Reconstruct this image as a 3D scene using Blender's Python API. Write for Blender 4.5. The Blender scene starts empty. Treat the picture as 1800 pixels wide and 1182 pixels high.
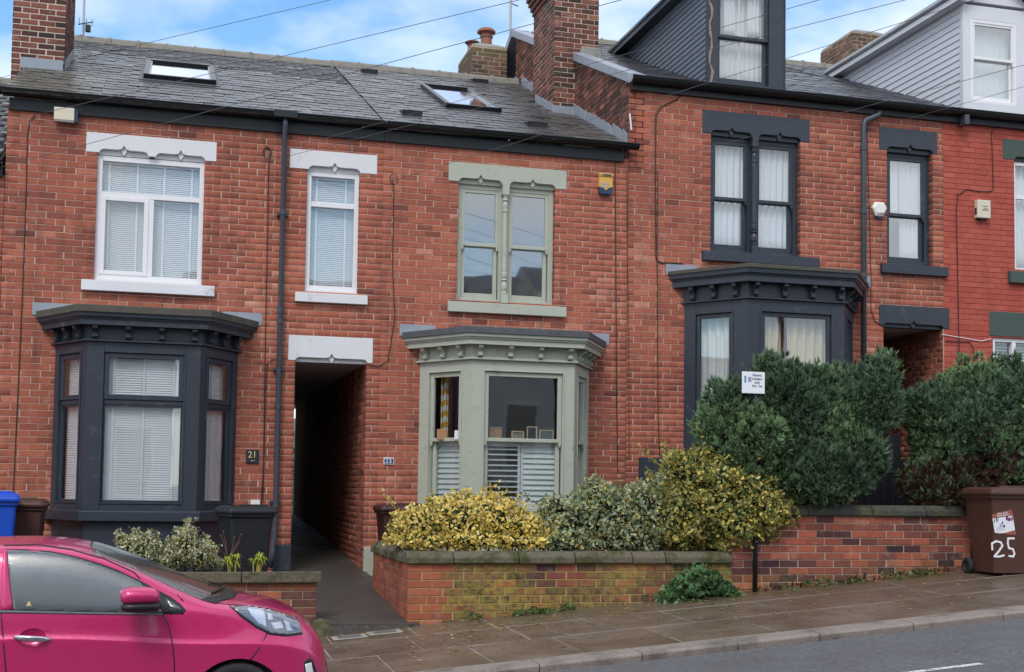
import bpy, bmesh, math, random
import numpy as np
from mathutils import Vector, Matrix
from mathutils.bvhtree import BVHTree
from mathutils.geometry import delaunay_2d_cdt
random.seed(11); RNG = np.random.default_rng(5)
SC = bpy.context.scene
COL = SC.collection
# ------------------------------------------------------------------ camera
CF, CPX, CPY = 2230.0, 900.0, 730.0            # focal length and principal point in photo pixels (1800 x 1182)
YAW, PIT, ROL = .2637, .0564, -.0144
CAM = Vector((0, -17.5, 1.55))
_f = Vector((math.sin(YAW)*math.cos(PIT), math.cos(YAW)*math.cos(PIT), math.sin(PIT)))
_r = Vector((math.cos(YAW), -math.sin(YAW), 0)); _d = -_r.cross(_f)
RT = math.cos(ROL)*_r+math.sin(ROL)*_d; DN = -math.sin(ROL)*_r+math.cos(ROL)*_d; FW = _f
cd = bpy.data.cameras.new('camera'); cam = bpy.data.objects.new('camera', cd); COL.objects.link(cam)
cd.sensor_width = 36; cd.lens = 36*CF/1800; cd.shift_y = (CPY-591)/1800; cd.clip_end = 3000; cd.clip_start = .1
cam.matrix_world = Matrix(((RT.x, -DN.x, -FW.x, CAM.x), (RT.y, -DN.y, -FW.y, CAM.y), (RT.z, -DN.z, -FW.z, CAM.z), (0, 0, 0, 1)))
SC.camera = cam
# ------------------------------------------------------------------ sky and sun
SUN_EL, SUN_AZ = math.radians(50), math.radians(-152)     # sun behind the camera's left shoulder, veiled by cloud
W = bpy.data.worlds.new('World'); SC.world = W; W.use_nodes = True
wn, wl = W.node_tree.nodes, W.node_tree.links; wn.clear()
wo = wn.new('ShaderNodeOutputWorld'); wb = wn.new('ShaderNodeBackground'); wb.inputs[1].default_value = .115
sk = wn.new('ShaderNodeTexSky'); sk.sky_type = 'NISHITA'; sk.sun_disc = False
sk.sun_elevation = SUN_EL; sk.sun_rotation = SUN_AZ; sk.air_density = 1.2; sk.dust_density = .4; sk.ozone_density = 2.5
tc = wn.new('ShaderNodeTexCoord'); mp = wn.new('ShaderNodeMapping'); mp.inputs['Scale'].default_value = (1, 1, 2.0); mp.inputs['Location'].default_value = (.32, .1, .2)
nz = wn.new('ShaderNodeTexNoise'); nz.inputs['Scale'].default_value = 3.4; nz.inputs['Detail'].default_value = 7; nz.inputs['Roughness'].default_value = .52
rp = wn.new('ShaderNodeValToRGB'); rp.color_ramp.elements[0].position = .345; rp.color_ramp.elements[1].position = .545
mx = wn.new('ShaderNodeMix'); mx.data_type = 'RGBA'; mx.inputs['B'].default_value = (7.6, 7.95, 8.5, 1)
hs = wn.new('ShaderNodeHueSaturation'); hs.inputs['Saturation'].default_value = 1.2; hs.inputs['Value'].default_value = 1.4
wl.new(tc.outputs['Generated'], mp.inputs[0]); wl.new(mp.outputs[0], nz.inputs[0]); wl.new(nz.outputs[0], rp.inputs[0])
wl.new(rp.outputs[0], mx.inputs['Factor']); wl.new(sk.outputs[0], hs.inputs['Color']); wl.new(hs.outputs[0], mx.inputs['A'])
wl.new(mx.outputs['Result'], wb.inputs[0]); wl.new(wb.outputs[0], wo.inputs[0])
sl = bpy.data.lights.new('sun', 'SUN'); sl.energy = 1.5; sl.angle = math.radians(22); sl.color = (1, .965, .92)
so = bpy.data.objects.new('sun', sl); COL.objects.link(so)
sdir = Vector((math.sin(SUN_AZ)*math.cos(SUN_EL), math.cos(SUN_AZ)*math.cos(SUN_EL), math.sin(SUN_EL)))
so.rotation_euler = sdir.to_track_quat('Z', 'Y').to_euler(); so.location = (-6, -20, 20)
SC.view_settings.view_transform = 'Standard'; SC.view_settings.look = 'None'
SC.view_settings.gamma = 1; SC.view_settings.use_curve_mapping = False; SC.view_settings.exposure = .45
SC.render.resolution_x = 1024; SC.render.resolution_y = 672

# ------------------------------------------------------------------ photo pixel -> point on a known surface
def ray(u, v): return RT*((u-CPX)/CF)+DN*((v-CPY)/CF)+FW
def PY_(u, v, Y=0.): d = ray(u, v); return CAM+d*((Y-CAM.y)/d.y)
def PX_(u, v, X): d = ray(u, v); return CAM+d*((X-CAM.x)/d.x)
def PROOF(u, v, z0, s): d = ray(u, v); return CAM+d*((z0+s*CAM.y-CAM.z)/(d.z-s*d.y))
def depth(p): return (Vector(p)-CAM).dot(FW)
def proj(p):
    q = Vector(p)-CAM; z = q.dot(FW); return CPX+CF*q.dot(RT)/z, CPY+CF*q.dot(DN)/z
def rect(ul, ur, vt, vb, Y=0.):
    um, vm = (ul+ur)/2, (vt+vb)/2
    return PY_(ul, vm, Y).x, PY_(ur, vm, Y).x, PY_(um, vb, Y).z, PY_(um, vt, Y).z
def gz(x): return .033+.083*(x-2.55)              # pavement height along the garden walls (the street climbs to the right)

# ------------------------------------------------------------------ mesh builder
class Fr:                                          # a local frame: s along, d outward (towards the viewer), h up
    def __init__(s, o, e, n): s.o = Vector(o); s.e = Vector(e); s.n = Vector(n)
    def __call__(s, a, b, c): p = s.o+s.e*a+s.n*b; return (p.x, p.y, p.z+c)
class MB:
    def __init__(s, fr=None): s.v = []; s.f = []; s.m = []; s.t = []; s.fr = fr; s.ct = (0, 0, 0); s.cm = 0
    def pt(s, a, b, c):
        s.v.append(s.fr(a, b, c) if s.fr else (a, b, c)); s.t.append(s.ct); return len(s.v)-1
    def face(s, ix): s.f.append(tuple(ix)); s.m.append(s.cm)
    def box(s, x0, x1, y0, y1, z0, z1):
        i = len(s.v)
        for c in ((x0, y0, z0), (x1, y0, z0), (x1, y1, z0), (x0, y1, z0), (x0, y0, z1), (x1, y0, z1), (x1, y1, z1), (x0, y1, z1)): s.pt(*c)
        for q in ((0, 3, 2, 1), (4, 5, 6, 7), (0, 1, 5, 4), (1, 2, 6, 5), (2, 3, 7, 6), (3, 0, 4, 7)): s.face([i+k for k in q])
        return s
    def quad(s, *p):
        s.face([s.pt(*q) for q in p]); return s
    def prism(s, poly, d0, d1):                    # poly in (s,h), extruded along the frame's d
        n = len(poly); a = [s.pt(x, d0, z) for x, z in poly]; b = [s.pt(x, d1, z) for x, z in poly]
        s.face(a[::-1]); s.face(b)
        for k in range(n): s.face((a[k], a[(k+1) % n], b[(k+1) % n], b[k]))
        return s
    def loft(s, rings, close=True, caps=True):     # rings: lists of 3-d points
        ids = [[s.pt(*p) for p in r] for r in rings]; n = len(ids[0])
        for A, B in zip(ids, ids[1:]):
            for k in range(n if close else n-1): s.face((A[k], A[(k+1) % n], B[(k+1) % n], B[k]))
        if caps: s.face(ids[0][::-1]); s.face(ids[-1])
        return s
    def tube(s, pts, r, n=8, caps=True):
        pts = [Vector(p) for p in pts]; rr = r if hasattr(r, '__len__') else [r]*len(pts); rings = []; up = None
        for i, p in enumerate(pts):
            t = (pts[min(i+1, len(pts)-1)]-pts[max(i-1, 0)]).normalized()
            a = Vector((0, 0, 1)) if abs(t.z) < .9 else Vector((1, 0, 0))
            if up is None: up = a
            x = t.cross(up)
            if x.length < 1e-3: x = t.cross(Vector((0, 1, 0)))
            x.normalize(); y = x.cross(t); up = y
            rings.append([p+x*(rr[i]*math.cos(k*2*math.pi/n))+y*(rr[i]*math.sin(k*2*math.pi/n)) for k in range(n)])
        return s.loft(rings, True, caps)
    def lathe(s, prof, c, n=14):                   # prof: (r,z)
        return s.loft([[(c[0]+r*math.cos(k*2*math.pi/n), c[1]+r*math.sin(k*2*math.pi/n), c[2]+z) for k in range(n)] for r, z in prof])
    def sweep(s, prof, path):                      # path(o) -> list of (x,y) for an outward offset; prof: (o,z)
        return s.loft([[(x, y, z) for (o, z), (x, y) in zip(prof, col)] for col in zip(*[path(o) for o, z in prof])], True, True)
    def mesh(s, name, mats, smooth=False):
        me = bpy.data.meshes.new(name); me.from_pydata(s.v, [], s.f)
        for m in (mats if isinstance(mats, (list, tuple)) else [mats]): me.materials.append(M[m] if isinstance(m, str) else m)
        if any(s.m): me.polygons.foreach_set('material_index', s.m)
        if any(t != (0, 0, 0) for t in s.t):
            a = me.attributes.new('tint', 'FLOAT_COLOR', 'POINT'); a.data.foreach_set('color', np.array([(*t, 1) for t in s.t], 'f').ravel())
        bm = bmesh.new(); bm.from_mesh(me); bmesh.ops.recalc_face_normals(bm, faces=bm.faces); bm.to_mesh(me); bm.free()
        if smooth: me.polygons.foreach_set('use_smooth', [True]*len(me.polygons))
        return me
    def build(s, name, mats, parent=None, smooth=False, bevel=0, kind=None, label=None):
        o = link(name, s.mesh(name, mats, smooth), parent)
        if bevel:
            b = o.modifiers.new('bevel', 'BEVEL'); b.width = bevel; b.segments = 1 if bevel < .006 else 2; b.limit_method = 'ANGLE'; b.angle_limit = math.radians(40)
        if kind: o['kind'] = kind
        if label: o['label'] = label
        return o
def link(name, me, parent=None):
    o = bpy.data.objects.new(name, me); COL.objects.link(o)
    if parent is not None:
        o.parent = parent
        if parent.type == 'EMPTY' and not parent.get('loc_rot'): o.matrix_parent_inverse = Matrix.Translation(-parent.location)
    o.color = (0, 0, 0, 1); return o
def thing(name, label, cat, loc=(0, 0, 0), group=None, rot=None):
    o = bpy.data.objects.new(name, None); COL.objects.link(o); o.location = loc; o.empty_display_size = .2
    if rot is not None: o.rotation_euler = rot; o['loc_rot'] = 1
    return tag(o, label, cat, group)
def tag(o, label, cat, group=None):
    o['label'] = label; o['category'] = cat
    if group: o['group'] = group
    return o
def struct(o): o['kind'] = 'structure'; return o
def npmesh(name, V, F, mat, parent=None, tint=None, smooth=False):
    me = bpy.data.meshes.new(name); V = np.asarray(V, 'f'); F = np.asarray(F, 'i'); k = F.shape[1]
    me.vertices.add(len(V)); me.vertices.foreach_set('co', V.ravel()); me.loops.add(F.size); me.loops.foreach_set('vertex_index', F.ravel())
    me.polygons.add(len(F)); me.polygons.foreach_set('loop_start', np.arange(0, F.size, k, dtype='i'))
    me.update(calc_edges=True); me.validate()
    me.materials.append(M[mat])
    if tint is not None:
        a = me.attributes.new('tint', 'FLOAT_COLOR', 'POINT'); t = np.ones((len(V), 4), 'f'); t[:, :3] = tint; a.data.foreach_set('color', t.ravel())
    if smooth: me.polygons.foreach_set('use_smooth', [True]*len(me.polygons))
    return link(name, me, parent)

# ------------------------------------------------------------------ materials
M = {}
def nodes(name):
    m = bpy.data.materials.new(name); m.use_nodes = True; M[name] = m; t = m.node_tree; return m, t, t.nodes['Principled BSDF']
def N(t, ty, **k):
    n = t.nodes.new(ty)
    for a, b in k.items():
        if a in ('inp',):
            for i, v in b.items(): n.inputs[i].default_value = v
        else: setattr(n, a, b)
    return n
def noise(t, scale, detail=4, rough=.55, vec=None):
    n = N(t, 'ShaderNodeTexNoise', inp={'Scale': scale, 'Detail': detail, 'Roughness': rough})
    if vec is None: vec = N(t, 'ShaderNodeNewGeometry').outputs['Position']
    t.links.new(vec, n.inputs['Vector']); return n
def ramp(t, src, stops):
    r = N(t, 'ShaderNodeValToRGB'); e = r.color_ramp.elements
    while len(e) < len(stops): e.new(.5)
    for q, (p, c) in zip(e, stops): q.position = p; q.color = (*c, 1) if len(c) == 3 else c
    t.links.new(src, r.inputs[0]); return r
def mixc(t, fac, a, b, mode='MIX'):
    m = N(t, 'ShaderNodeMix', data_type='RGBA', blend_type=mode)
    for k, v in (('Factor', fac), ('A', a), ('B', b)):
        if hasattr(v, 'is_linked') or hasattr(v, 'links'): t.links.new(v, m.inputs[k])
        else: m.inputs[k].default_value = v if k == 'Factor' else (*v, 1)
    return m.outputs['Result']
def bump(t, b, h, dist, st=.6):
    n = N(t, 'ShaderNodeBump', inp={'Strength': st, 'Distance': dist}); t.links.new(h, n.inputs['Height']); t.links.new(n.outputs[0], b.inputs['Normal'])
def gray(a, b): return [(.3, (a,)*3), (.7, (b,)*3)]
def paint(name, c, rough=.55, var=.12, sc=6, bd=.003, bs=60, dirt=None, spec=.4):
    m, t, b = nodes(name); n = noise(t, sc, 6, .6)
    col = mixc(t, n.outputs[0], tuple(x*(1-var) for x in c), tuple(min(1, x*(1+var)) for x in c))
    if dirt:
        r = ramp(t, noise(t, dirt[1], 8, .68).outputs[0], [(dirt[2], (0,)*3), (dirt[2]+.13, (1,)*3)])
        col = mixc(t, r.outputs[0], col, dirt[0])
    t.links.new(col, b.inputs['Base Color']); b.inputs['Roughness'].default_value = rough; b.inputs['Specular IOR Level'].default_value = spec
    if bd: bump(t, b, noise(t, bs, 4).outputs[0], bd)
    return m
def tintsrc(t):
    a = N(t, 'ShaderNodeAttribute', attribute_name='tint'); o = N(t, 'ShaderNodeObjectInfo'); s = N(t, 'ShaderNodeVectorMath', operation='ADD')
    t.links.new(a.outputs['Color'], s.inputs[0]); t.links.new(o.outputs['Color'], s.inputs[1])
    x = N(t, 'ShaderNodeSeparateXYZ'); t.links.new(s.outputs[0], x.inputs[0]); return x
def brickmat(name, stops, moss=(.24, .19, .035), pale=(.55, .42, .38), soot=(.045, .03, .03)):
    m, t, b = nodes(name); x = tintsrc(t)
    n1 = noise(t, 34, 6, .65); ad = N(t, 'ShaderNodeMath', operation='MULTIPLY_ADD', inp={1: .34, 2: -.17}); t.links.new(n1.outputs[0], ad.inputs[0])
    s = N(t, 'ShaderNodeMath', operation='ADD'); t.links.new(x.outputs[0], s.inputs[0]); t.links.new(ad.outputs[0], s.inputs[1])
    c = ramp(t, s.outputs[0], stops).outputs[0]
    w = ramp(t, noise(t, 5.5, 7, .7).outputs[0], [(.57, (0,)*3), (.75, (.42,)*3)]); c = mixc(t, w.outputs[0], c, pale)     # lime bloom
    k = ramp(t, noise(t, 2.1, 7, .7).outputs[0], [(.53, (0,)*3), (.74, (.5,)*3)]); c = mixc(t, k.outputs[0], c, soot)
    vm = N(t, 'ShaderNodeVectorMath', operation='MULTIPLY', inp={1: (1, 1, .11)}); t.links.new(N(t, 'ShaderNodeNewGeometry').outputs['Position'], vm.inputs[0])
    st = ramp(t, noise(t, 5, 6, .65, vm.outputs[0]).outputs[0], [(.52, (0,)*3), (.72, (.55,)*3)]); c = mixc(t, st.outputs[0], c, soot)    # rain streaks
    g = N(t, 'ShaderNodeMath', operation='MULTIPLY'); gn = ramp(t, noise(t, 16, 6, .7).outputs[0], [(.36, (0,)*3), (.6, (1,)*3)])
    t.links.new(gn.outputs[0], g.inputs[0]); t.links.new(x.outputs[2], g.inputs[1]); c = mixc(t, g.outputs[0], c, moss)
    t.links.new(c, b.inputs['Base Color']); b.inputs['Roughness'].default_value = .82; b.inputs['Specular IOR Level'].default_value = .3
    bump(t, b, noise(t, 130, 5, .7).outputs[0], .004, .8); return m
BR = [(0, (.055, .026, .026)), (.22, (.15, .05, .038)), (.48, (.285, .083, .054)), (.75, (.405, .122, .072)), (1, (.52, .235, .165))]
brickmat('brick', BR)
brickmat('chimney_brick', [(0, (.035, .022, .022)), (.3, (.085, .035, .028)), (.6, (.19, .066, .045)), (1, (.34, .13, .09))], soot=(.03, .026, .022))
brickmat('old_chimney_brick', [(0, (.05, .035, .03)), (.4, (.13, .07, .055)), (.8, (.25, .12, .09)), (1, (.33, .2, .16))], moss=(.13, .13, .04), soot=(.05, .045, .035))
brickmat('garden_brick', [(0, (.045, .02, .026)), (.25, (.11, .042, .04)), (.5, (.23, .07, .048)), (.75, (.38, .1, .058)), (1, (.46, .17, .11))], moss=(.33, .27, .05))
brickmat('red_painted_brick', [(0, (.33, .066, .046)), (.5, (.40, .084, .058)), (1, (.45, .11, .08))], pale=(.52, .2, .15), soot=(.25, .05, .035))
def mortar(name, c, c2, sc=3):
    m, t, b = nodes(name); col = mixc(t, ramp(t, noise(t, sc, 7, .65).outputs[0], gray(0, 1)).outputs[0], c, c2)
    t.links.new(col, b.inputs['Base Color']); b.inputs['Roughness'].default_value = .95; bump(t, b, noise(t, 90, 4).outputs[0], .004)
mortar('mortar', (.58, .43, .33), (.40, .27, .21)); mortar('chimney_mortar', (.62, .52, .42), (.42, .33, .27)); mortar('red_mortar', (.36, .062, .038), (.31, .07, .045))
mortar('lichen_mortar', (.42, .36, .06), (.42, .33, .19), 2.2); mortar('grey_mortar', (.50, .42, .32), (.30, .24, .17), 2)
mortar('paving_joint', (.27, .23, .195), (.13, .11, .09), 3); mortar('dark_mortar', (.12, .09, .075), (.2, .15, .12))
paint('white_paint', (.66, .66, .68), .6, .06, 3, .004, 70, ((.42, .40, .38), 4.5, .6))
paint('sage_paint', (.40, .42, .345), .5, .06, 5, .0025, 60, ((.29, .30, .23), 6, .57))
paint('navy_paint', (.029, .037, .052), .42, .14, 5, .002, 70, ((.075, .083, .10), 7, .58), .45)
paint('green_stone', (.055, .085, .072), .7, .1, 5, .004, 60)
paint('upvc', (.74, .73, .745), .3, .03, 4, 0)
paint('black_plastic', (.010, .011, .013), .3, .2, 8, 0, 60, None, .4)
paint('black_wood', (.016, .018, .022), .5, .25, 9, .003, 40, ((.035, .035, .04), 14, .62))
paint('grey_pipe', (.052, .060, .078), .4, .15, 8, .001)
paint('lead', (.26, .285, .33), .45, .2, 8, .004, 30, ((.4, .42, .45), 6, .6))
paint('dark_lead', (.09, .095, .105), .55, .3, 9, .005, 30, ((.05, .05, .035), 5, .55))
paint('stone_edge', (.085, .08, .065), .85, .3, 12, .008, 50, ((.13, .13, .075), 8, .55))
paint('old_stone', (.115, .098, .066), .85, .6, 30, .02, 30, ((.05, .056, .017), 4.5, .47))
paint('dark_stone', (.05, .05, .042), .8, .6, 24, .02, 30, ((.085, .09, .026), 3.2, .5)); paint('pale_stone', (.30, .27, .21), .85, .3, 9, .012, 35, ((.12, .13, .05), 6, .55))
paint('ridge_stone', (.21, .195, .165), .85, .25, 9, .008, 35, ((.1, .1, .06), 6, .55))
paint('tarmac', (.088, .088, .094), .5, .75, 42, .02, 60, ((.19, .19, .2), 55, .6), .6)
paint('path_tarmac', (.088, .076, .067), .5, .6, 45, .014, 70, ((.04, .035, .031), 1.6, .52), .55)
paint('kerb_stone', (.23, .19, .165), .6, .45, 40, .012, 60, ((.12, .105, .09), 2.2, .5))
paint('soil', (.035, .026, .018), .95, .4, 14, .02, 40)
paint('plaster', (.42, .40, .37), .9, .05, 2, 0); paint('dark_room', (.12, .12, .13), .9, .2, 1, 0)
paint('blind', (.80, .80, .81), .55, .03, 4, 0); paint('lace', (.72, .72, .74), .8, .05, 3, 0)
paint('cream_curtain', (.62, .50, .34), .85, .08, 4, 0); paint('white_curtain', (.70, .68, .66), .85, .06, 4, 0); paint('maroon_cloth', (.11, .035, .03), .9, .1, 4, 0)
paint('shutter', (.68, .71, .70), .4, .03, 4, 0)
paint('cream_plastic', (.62, .57, .44), .45, .06, 6, 0); paint('yellow_plastic', (.62, .36, .085), .45, .1, 10, 0); paint('white_plastic', (.76, .74, .69), .4, .04, 8, 0)
paint('blue_plastic', (.012, .075, .48), .38, .12, 6, .001, 90); paint('brown_plastic', (.075, .032, .023), .45, .18, 9, .001, 120, ((.11, .055, .04), 6, .62))
paint('bin_black', (.017, .019, .023), .42, .2, 8, .001, 120); paint('lens_blue', (.01, .03, .08), .15, .1, 6, 0); paint('bin_brown_dark', (.05, .02, .019), .4, .2, 9, .001)
paint('enamel_blue', (.018, .045, .15), .2, .1, 20, 0); paint('road_paint', (.62, .61, .6), .6, .1, 30, 0, 60, ((.10, .10, .105), 26, .5)); paint('white_mark', (.78, .78, .8), .6, .05, 30, 0); paint('slate_plaque', (.02, .026, .04), .4, .2, 30, .001)
paint('gold', (.72, .55, .22), .35, .1, 30, 0); paint('black_ink', (.02, .02, .022), .5, .1, 9, 0); paint('grey_ink', (.30, .33, .42), .5, .1, 9, 0); paint('teal_ink', (.05, .25, .4), .5, .1, 9, 0)
paint('purple_ink', (.16, .02, .14), .5, .1, 9, 0); paint('sticker_red', (.33, .10, .075), .5, .1, 12, 0); paint('terracotta', (.27, .10, .065), .75, .2, 10, .004, 40, ((.2, .12, .08), 8, .55))
paint('cement', (.27, .26, .24), .9, .2, 8, .008, 30, ((.12, .13, .05), 6, .55)); paint('cable', (.02, .018, .018), .6, .1, 8, 0); paint('wire', (.10, .095, .10), .6, .1, 8, 0)
paint('steel', (.35, .36, .38), .35, .15, 8, 0); M['steel'].node_tree.nodes['Principled BSDF'].inputs['Metallic'].default_value = .8
paint('wood_tan', (.36, .20, .10), .6, .2, 20, 0); paint('frame_gold', (.52, .39, .2), .5, .15, 20, 0); paint('card_white', (.75, .77, .82), .7, .04, 9, 0)
paint('board_navy', (.125, .15, .185), .5, .12, 5, .001); paint('board_white', (.62, .63, .67), .42, .04, 4, 0); paint('flaking_wood', (.27, .20, .17), .8, .5, 30, .006, 60)
paint('roof_wood', (.10, .105, .115), .75, .35, 14, .006, 40); paint('render_white', (.62, .62, .60), .8, .06, 3, 0); paint('rubber', (.02, .02, .021), .75, .2, 20, .002, 120)
paint('car_black', (.013, .013, .015), .4, .1, 9, 0); paint('chrome', (.6, .6, .63), .18, .05, 9, 0); M['chrome'].node_tree.nodes['Principled BSDF'].inputs['Metallic'].default_value = 1
paint('lamp_white', (.75, .76, .8), .15, .05, 20, 0); paint('lamp_grey', (.13, .14, .16), .2, .3, 20, 0); paint('twig', (.13, .065, .045), .9, .3, 20, 0); paint('yellow_stem', (.42, .32, .07), .7, .2, 20, 0)
def glass(name, tintc=(.94, .96, .96), rough=.02, base=.55, wob=.0):
    m = bpy.data.materials.new(name); m.use_nodes = True; M[name] = m; t = m.node_tree; t.nodes.clear()
    o = N(t, 'ShaderNodeOutputMaterial'); g = N(t, 'ShaderNodeBsdfGlossy', inp={'Roughness': rough, 'Color': (.95, .97, 1, 1)}); p = N(t, 'ShaderNodeBsdfTransparent', inp={'Color': (*tintc, 1)})
    f = N(t, 'ShaderNodeFresnel'); bf = N(t, 'ShaderNodeMath', operation='MULTIPLY_ADD', inp={1: -.8333, 2: 1.5}); t.links.new(N(t, 'ShaderNodeNewGeometry').outputs['Backfacing'], bf.inputs[0]); t.links.new(bf.outputs[0], f.inputs['IOR']); a = N(t, 'ShaderNodeMath', operation='MULTIPLY_ADD', inp={1: 1.7, 2: base}); a.use_clamp = True
    t.links.new(f.outputs[0], a.inputs[0]); mxs = N(t, 'ShaderNodeMixShader'); t.links.new(a.outputs[0], mxs.inputs[0]); t.links.new(p.outputs[0], mxs.inputs[1]); t.links.new(g.outputs[0], mxs.inputs[2])
    t.links.new(mxs.outputs[0], o.inputs[0])
    if wob:
        b = N(t, 'ShaderNodeBump', inp={'Strength': 1, 'Distance': wob}); t.links.new(noise(t, 1.7, 1).outputs[0], b.inputs['Height']); t.links.new(b.outputs[0], g.inputs['Normal'])
glass('glass', base=.02, wob=.0012); glass('old_glass', base=.12, wob=.0022); glass('skylight_glass', (.5, .55, .58), .06, .35); glass('clear_lens', (.9, .92, .95), .02, .02)
def m_slate():
    m, t, b = nodes('slate'); x = tintsrc(t); c = ramp(t, x.outputs[0], [(0, (.016, .016, .020)), (.5, (.034, .034, .041)), (1, (.068, .064, .07))]).outputs[0]
    k = ramp(t, noise(t, 22, 7, .7).outputs[0], [(.45, (0,)*3), (.75, (.5,)*3)]); c = mixc(t, k.outputs[0], c, (.12, .115, .115))
    g = N(t, 'ShaderNodeMath', operation='MULTIPLY'); gn = ramp(t, noise(t, 9, 6, .7).outputs[0], [(.4, (0,)*3), (.62, (1,)*3)]); t.links.new(gn.outputs[0], g.inputs[0]); t.links.new(x.outputs[2], g.inputs[1])
    c = mixc(t, g.outputs[0], c, (.15, .14, .09)); t.links.new(c, b.inputs['Base Color'])
    r = ramp(t, noise(t, 3.5, 5, .6).outputs[0], gray(.2, .46)); t.links.new(r.outputs[0], b.inputs['Roughness']); b.inputs['Specular IOR Level'].default_value = .6
    bump(t, b, noise(t, 38, 6, .65).outputs[0], .006, .7)
m_slate()
def m_pave():
    m, t, b = nodes('paving'); x = tintsrc(t); c = ramp(t, x.outputs[0], [(0, (.10, .07, .052)), (1, (.17, .122, .092))]).outputs[0]
    n = noise(t, 70, 5, .7); c = mixc(t, n.outputs[0], c, (.19, .135, .10), 'MIX'); k = ramp(t, noise(t, 1.6, 6, .6).outputs[0], gray(0, .75)); c = mixc(t, k.outputs[0], c, (.075, .053, .04))
    ps = N(t, 'ShaderNodeNewGeometry').outputs['Position']; sp = N(t, 'ShaderNodeSeparateXYZ'); t.links.new(ps, sp.inputs[0])
    mr = N(t, 'ShaderNodeMapRange', inp={'From Min': -4.75, 'From Max': -3.95}); t.links.new(sp.outputs[1], mr.inputs[0])
    gm = N(t, 'ShaderNodeMath', operation='MULTIPLY'); gn = ramp(t, noise(t, 4.5, 8, .75).outputs[0], [(.42, (0,)*3), (.62, (.8,)*3)]); t.links.new(mr.outputs[0], gm.inputs[0]); t.links.new(gn.outputs[0], gm.inputs[1])
    c = mixc(t, gm.outputs[0], c, (.105, .098, .03)); t.links.new(c, b.inputs['Base Color'])
    r = ramp(t, noise(t, 2.2, 5).outputs[0], gray(.1, .5)); t.links.new(r.outputs[0], b.inputs['Roughness']); b.inputs['Specular IOR Level'].default_value = .6; bump(t, b, noise(t, 60, 6, .7).outputs[0], .008)
m_pave()
def m_tarmac(name, lo, hi, patch, rough):
    m, t, b = nodes(name); n = ramp(t, noise(t, 26, 5, .75).outputs[0], [(.40, lo), (.62, hi)]); k = ramp(t, noise(t, 1.1, 6, .65).outputs[0], gray(0, .8)); c = mixc(t, k.outputs[0], n.outputs[0], patch)
    sp = ramp(t, noise(t, 75, 3, .6).outputs[0], [(.60, (0,)*3), (.70, (.8,)*3)]); c = mixc(t, sp.outputs[0], c, tuple(2.4*x for x in hi)); t.links.new(c, b.inputs['Base Color'])
    r = ramp(t, noise(t, 2.3, 4).outputs[0], gray(*rough)); t.links.new(r.outputs[0], b.inputs['Roughness']); b.inputs['Specular IOR Level'].default_value = .6; bump(t, b, noise(t, 55, 5, .7).outputs[0], .02, .9)
m_tarmac('tarmac', (.06, .062, .068), (.17, .17, .18), (.10, .10, .107), (.3, .6)); m_tarmac('path_tarmac', (.05, .043, .038), (.11, .095, .082), (.04, .035, .031), (.3, .6))
def m_leaf(name, rough=.45, trans=.25):
    m, t, b = nodes(name); a = N(t, 'ShaderNodeAttribute', attribute_name='tint'); t.links.new(a.outputs['Color'], b.inputs['Base Color']); b.inputs['Roughness'].default_value = rough
    o = t.nodes['Material Output']; tr = N(t, 'ShaderNodeBsdfTranslucent'); t.links.new(a.outputs['Color'], tr.inputs[0]); ms = N(t, 'ShaderNodeMixShader', inp={0: trans})
    t.links.new(b.outputs[0], ms.inputs[1]); t.links.new(tr.outputs[0], ms.inputs[2]); t.links.new(ms.outputs[0], o.inputs[0])
m_leaf('leaf'); m_leaf('needle', .6, .12)
def m_car():
    m, t, b = nodes('car_paint'); b.inputs['Base Color'].default_value = (.54, .011, .125, 1); b.inputs['Metallic'].default_value = .25; b.inputs['Roughness'].default_value = .36
    b.inputs['Coat Weight'].default_value = 1; b.inputs['Coat Roughness'].default_value = .06
    v = N(t, 'ShaderNodeTexVoronoi', inp={'Scale': 130, 'Randomness': 1}); t.links.new(N(t, 'ShaderNodeNewGeometry').outputs['Position'], v.inputs['Vector'])
    r = ramp(t, v.outputs[0], [(.0, (1,)*3), (.32, (0,)*3)]); n = N(t, 'ShaderNodeBump', inp={'Strength': .22, 'Distance': .003}); t.links.new(r.outputs[0], n.inputs['Height']); t.links.new(n.outputs[0], b.inputs['Coat Normal']); t.links.new(n.outputs[0], b.inputs['Normal'])
m_car()
def m_carglass():
    m, t, b = nodes('car_glass'); n = noise(t, 620, 3, .7); c = ramp(t, n.outputs[0], [(.42, (.014, .018, .02)), (.7, (.12, .145, .15))]); t.links.new(c.outputs[0], b.inputs['Base Color'])
    b.inputs['Roughness'].default_value = .12; b.inputs['Specular IOR Level'].default_value = 1; b.inputs['Coat Weight'].default_value = 1; b.inputs['Coat Roughness'].default_value = .1; bump(t, b, n.outputs[0], .002, .35)
m_carglass()
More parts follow.
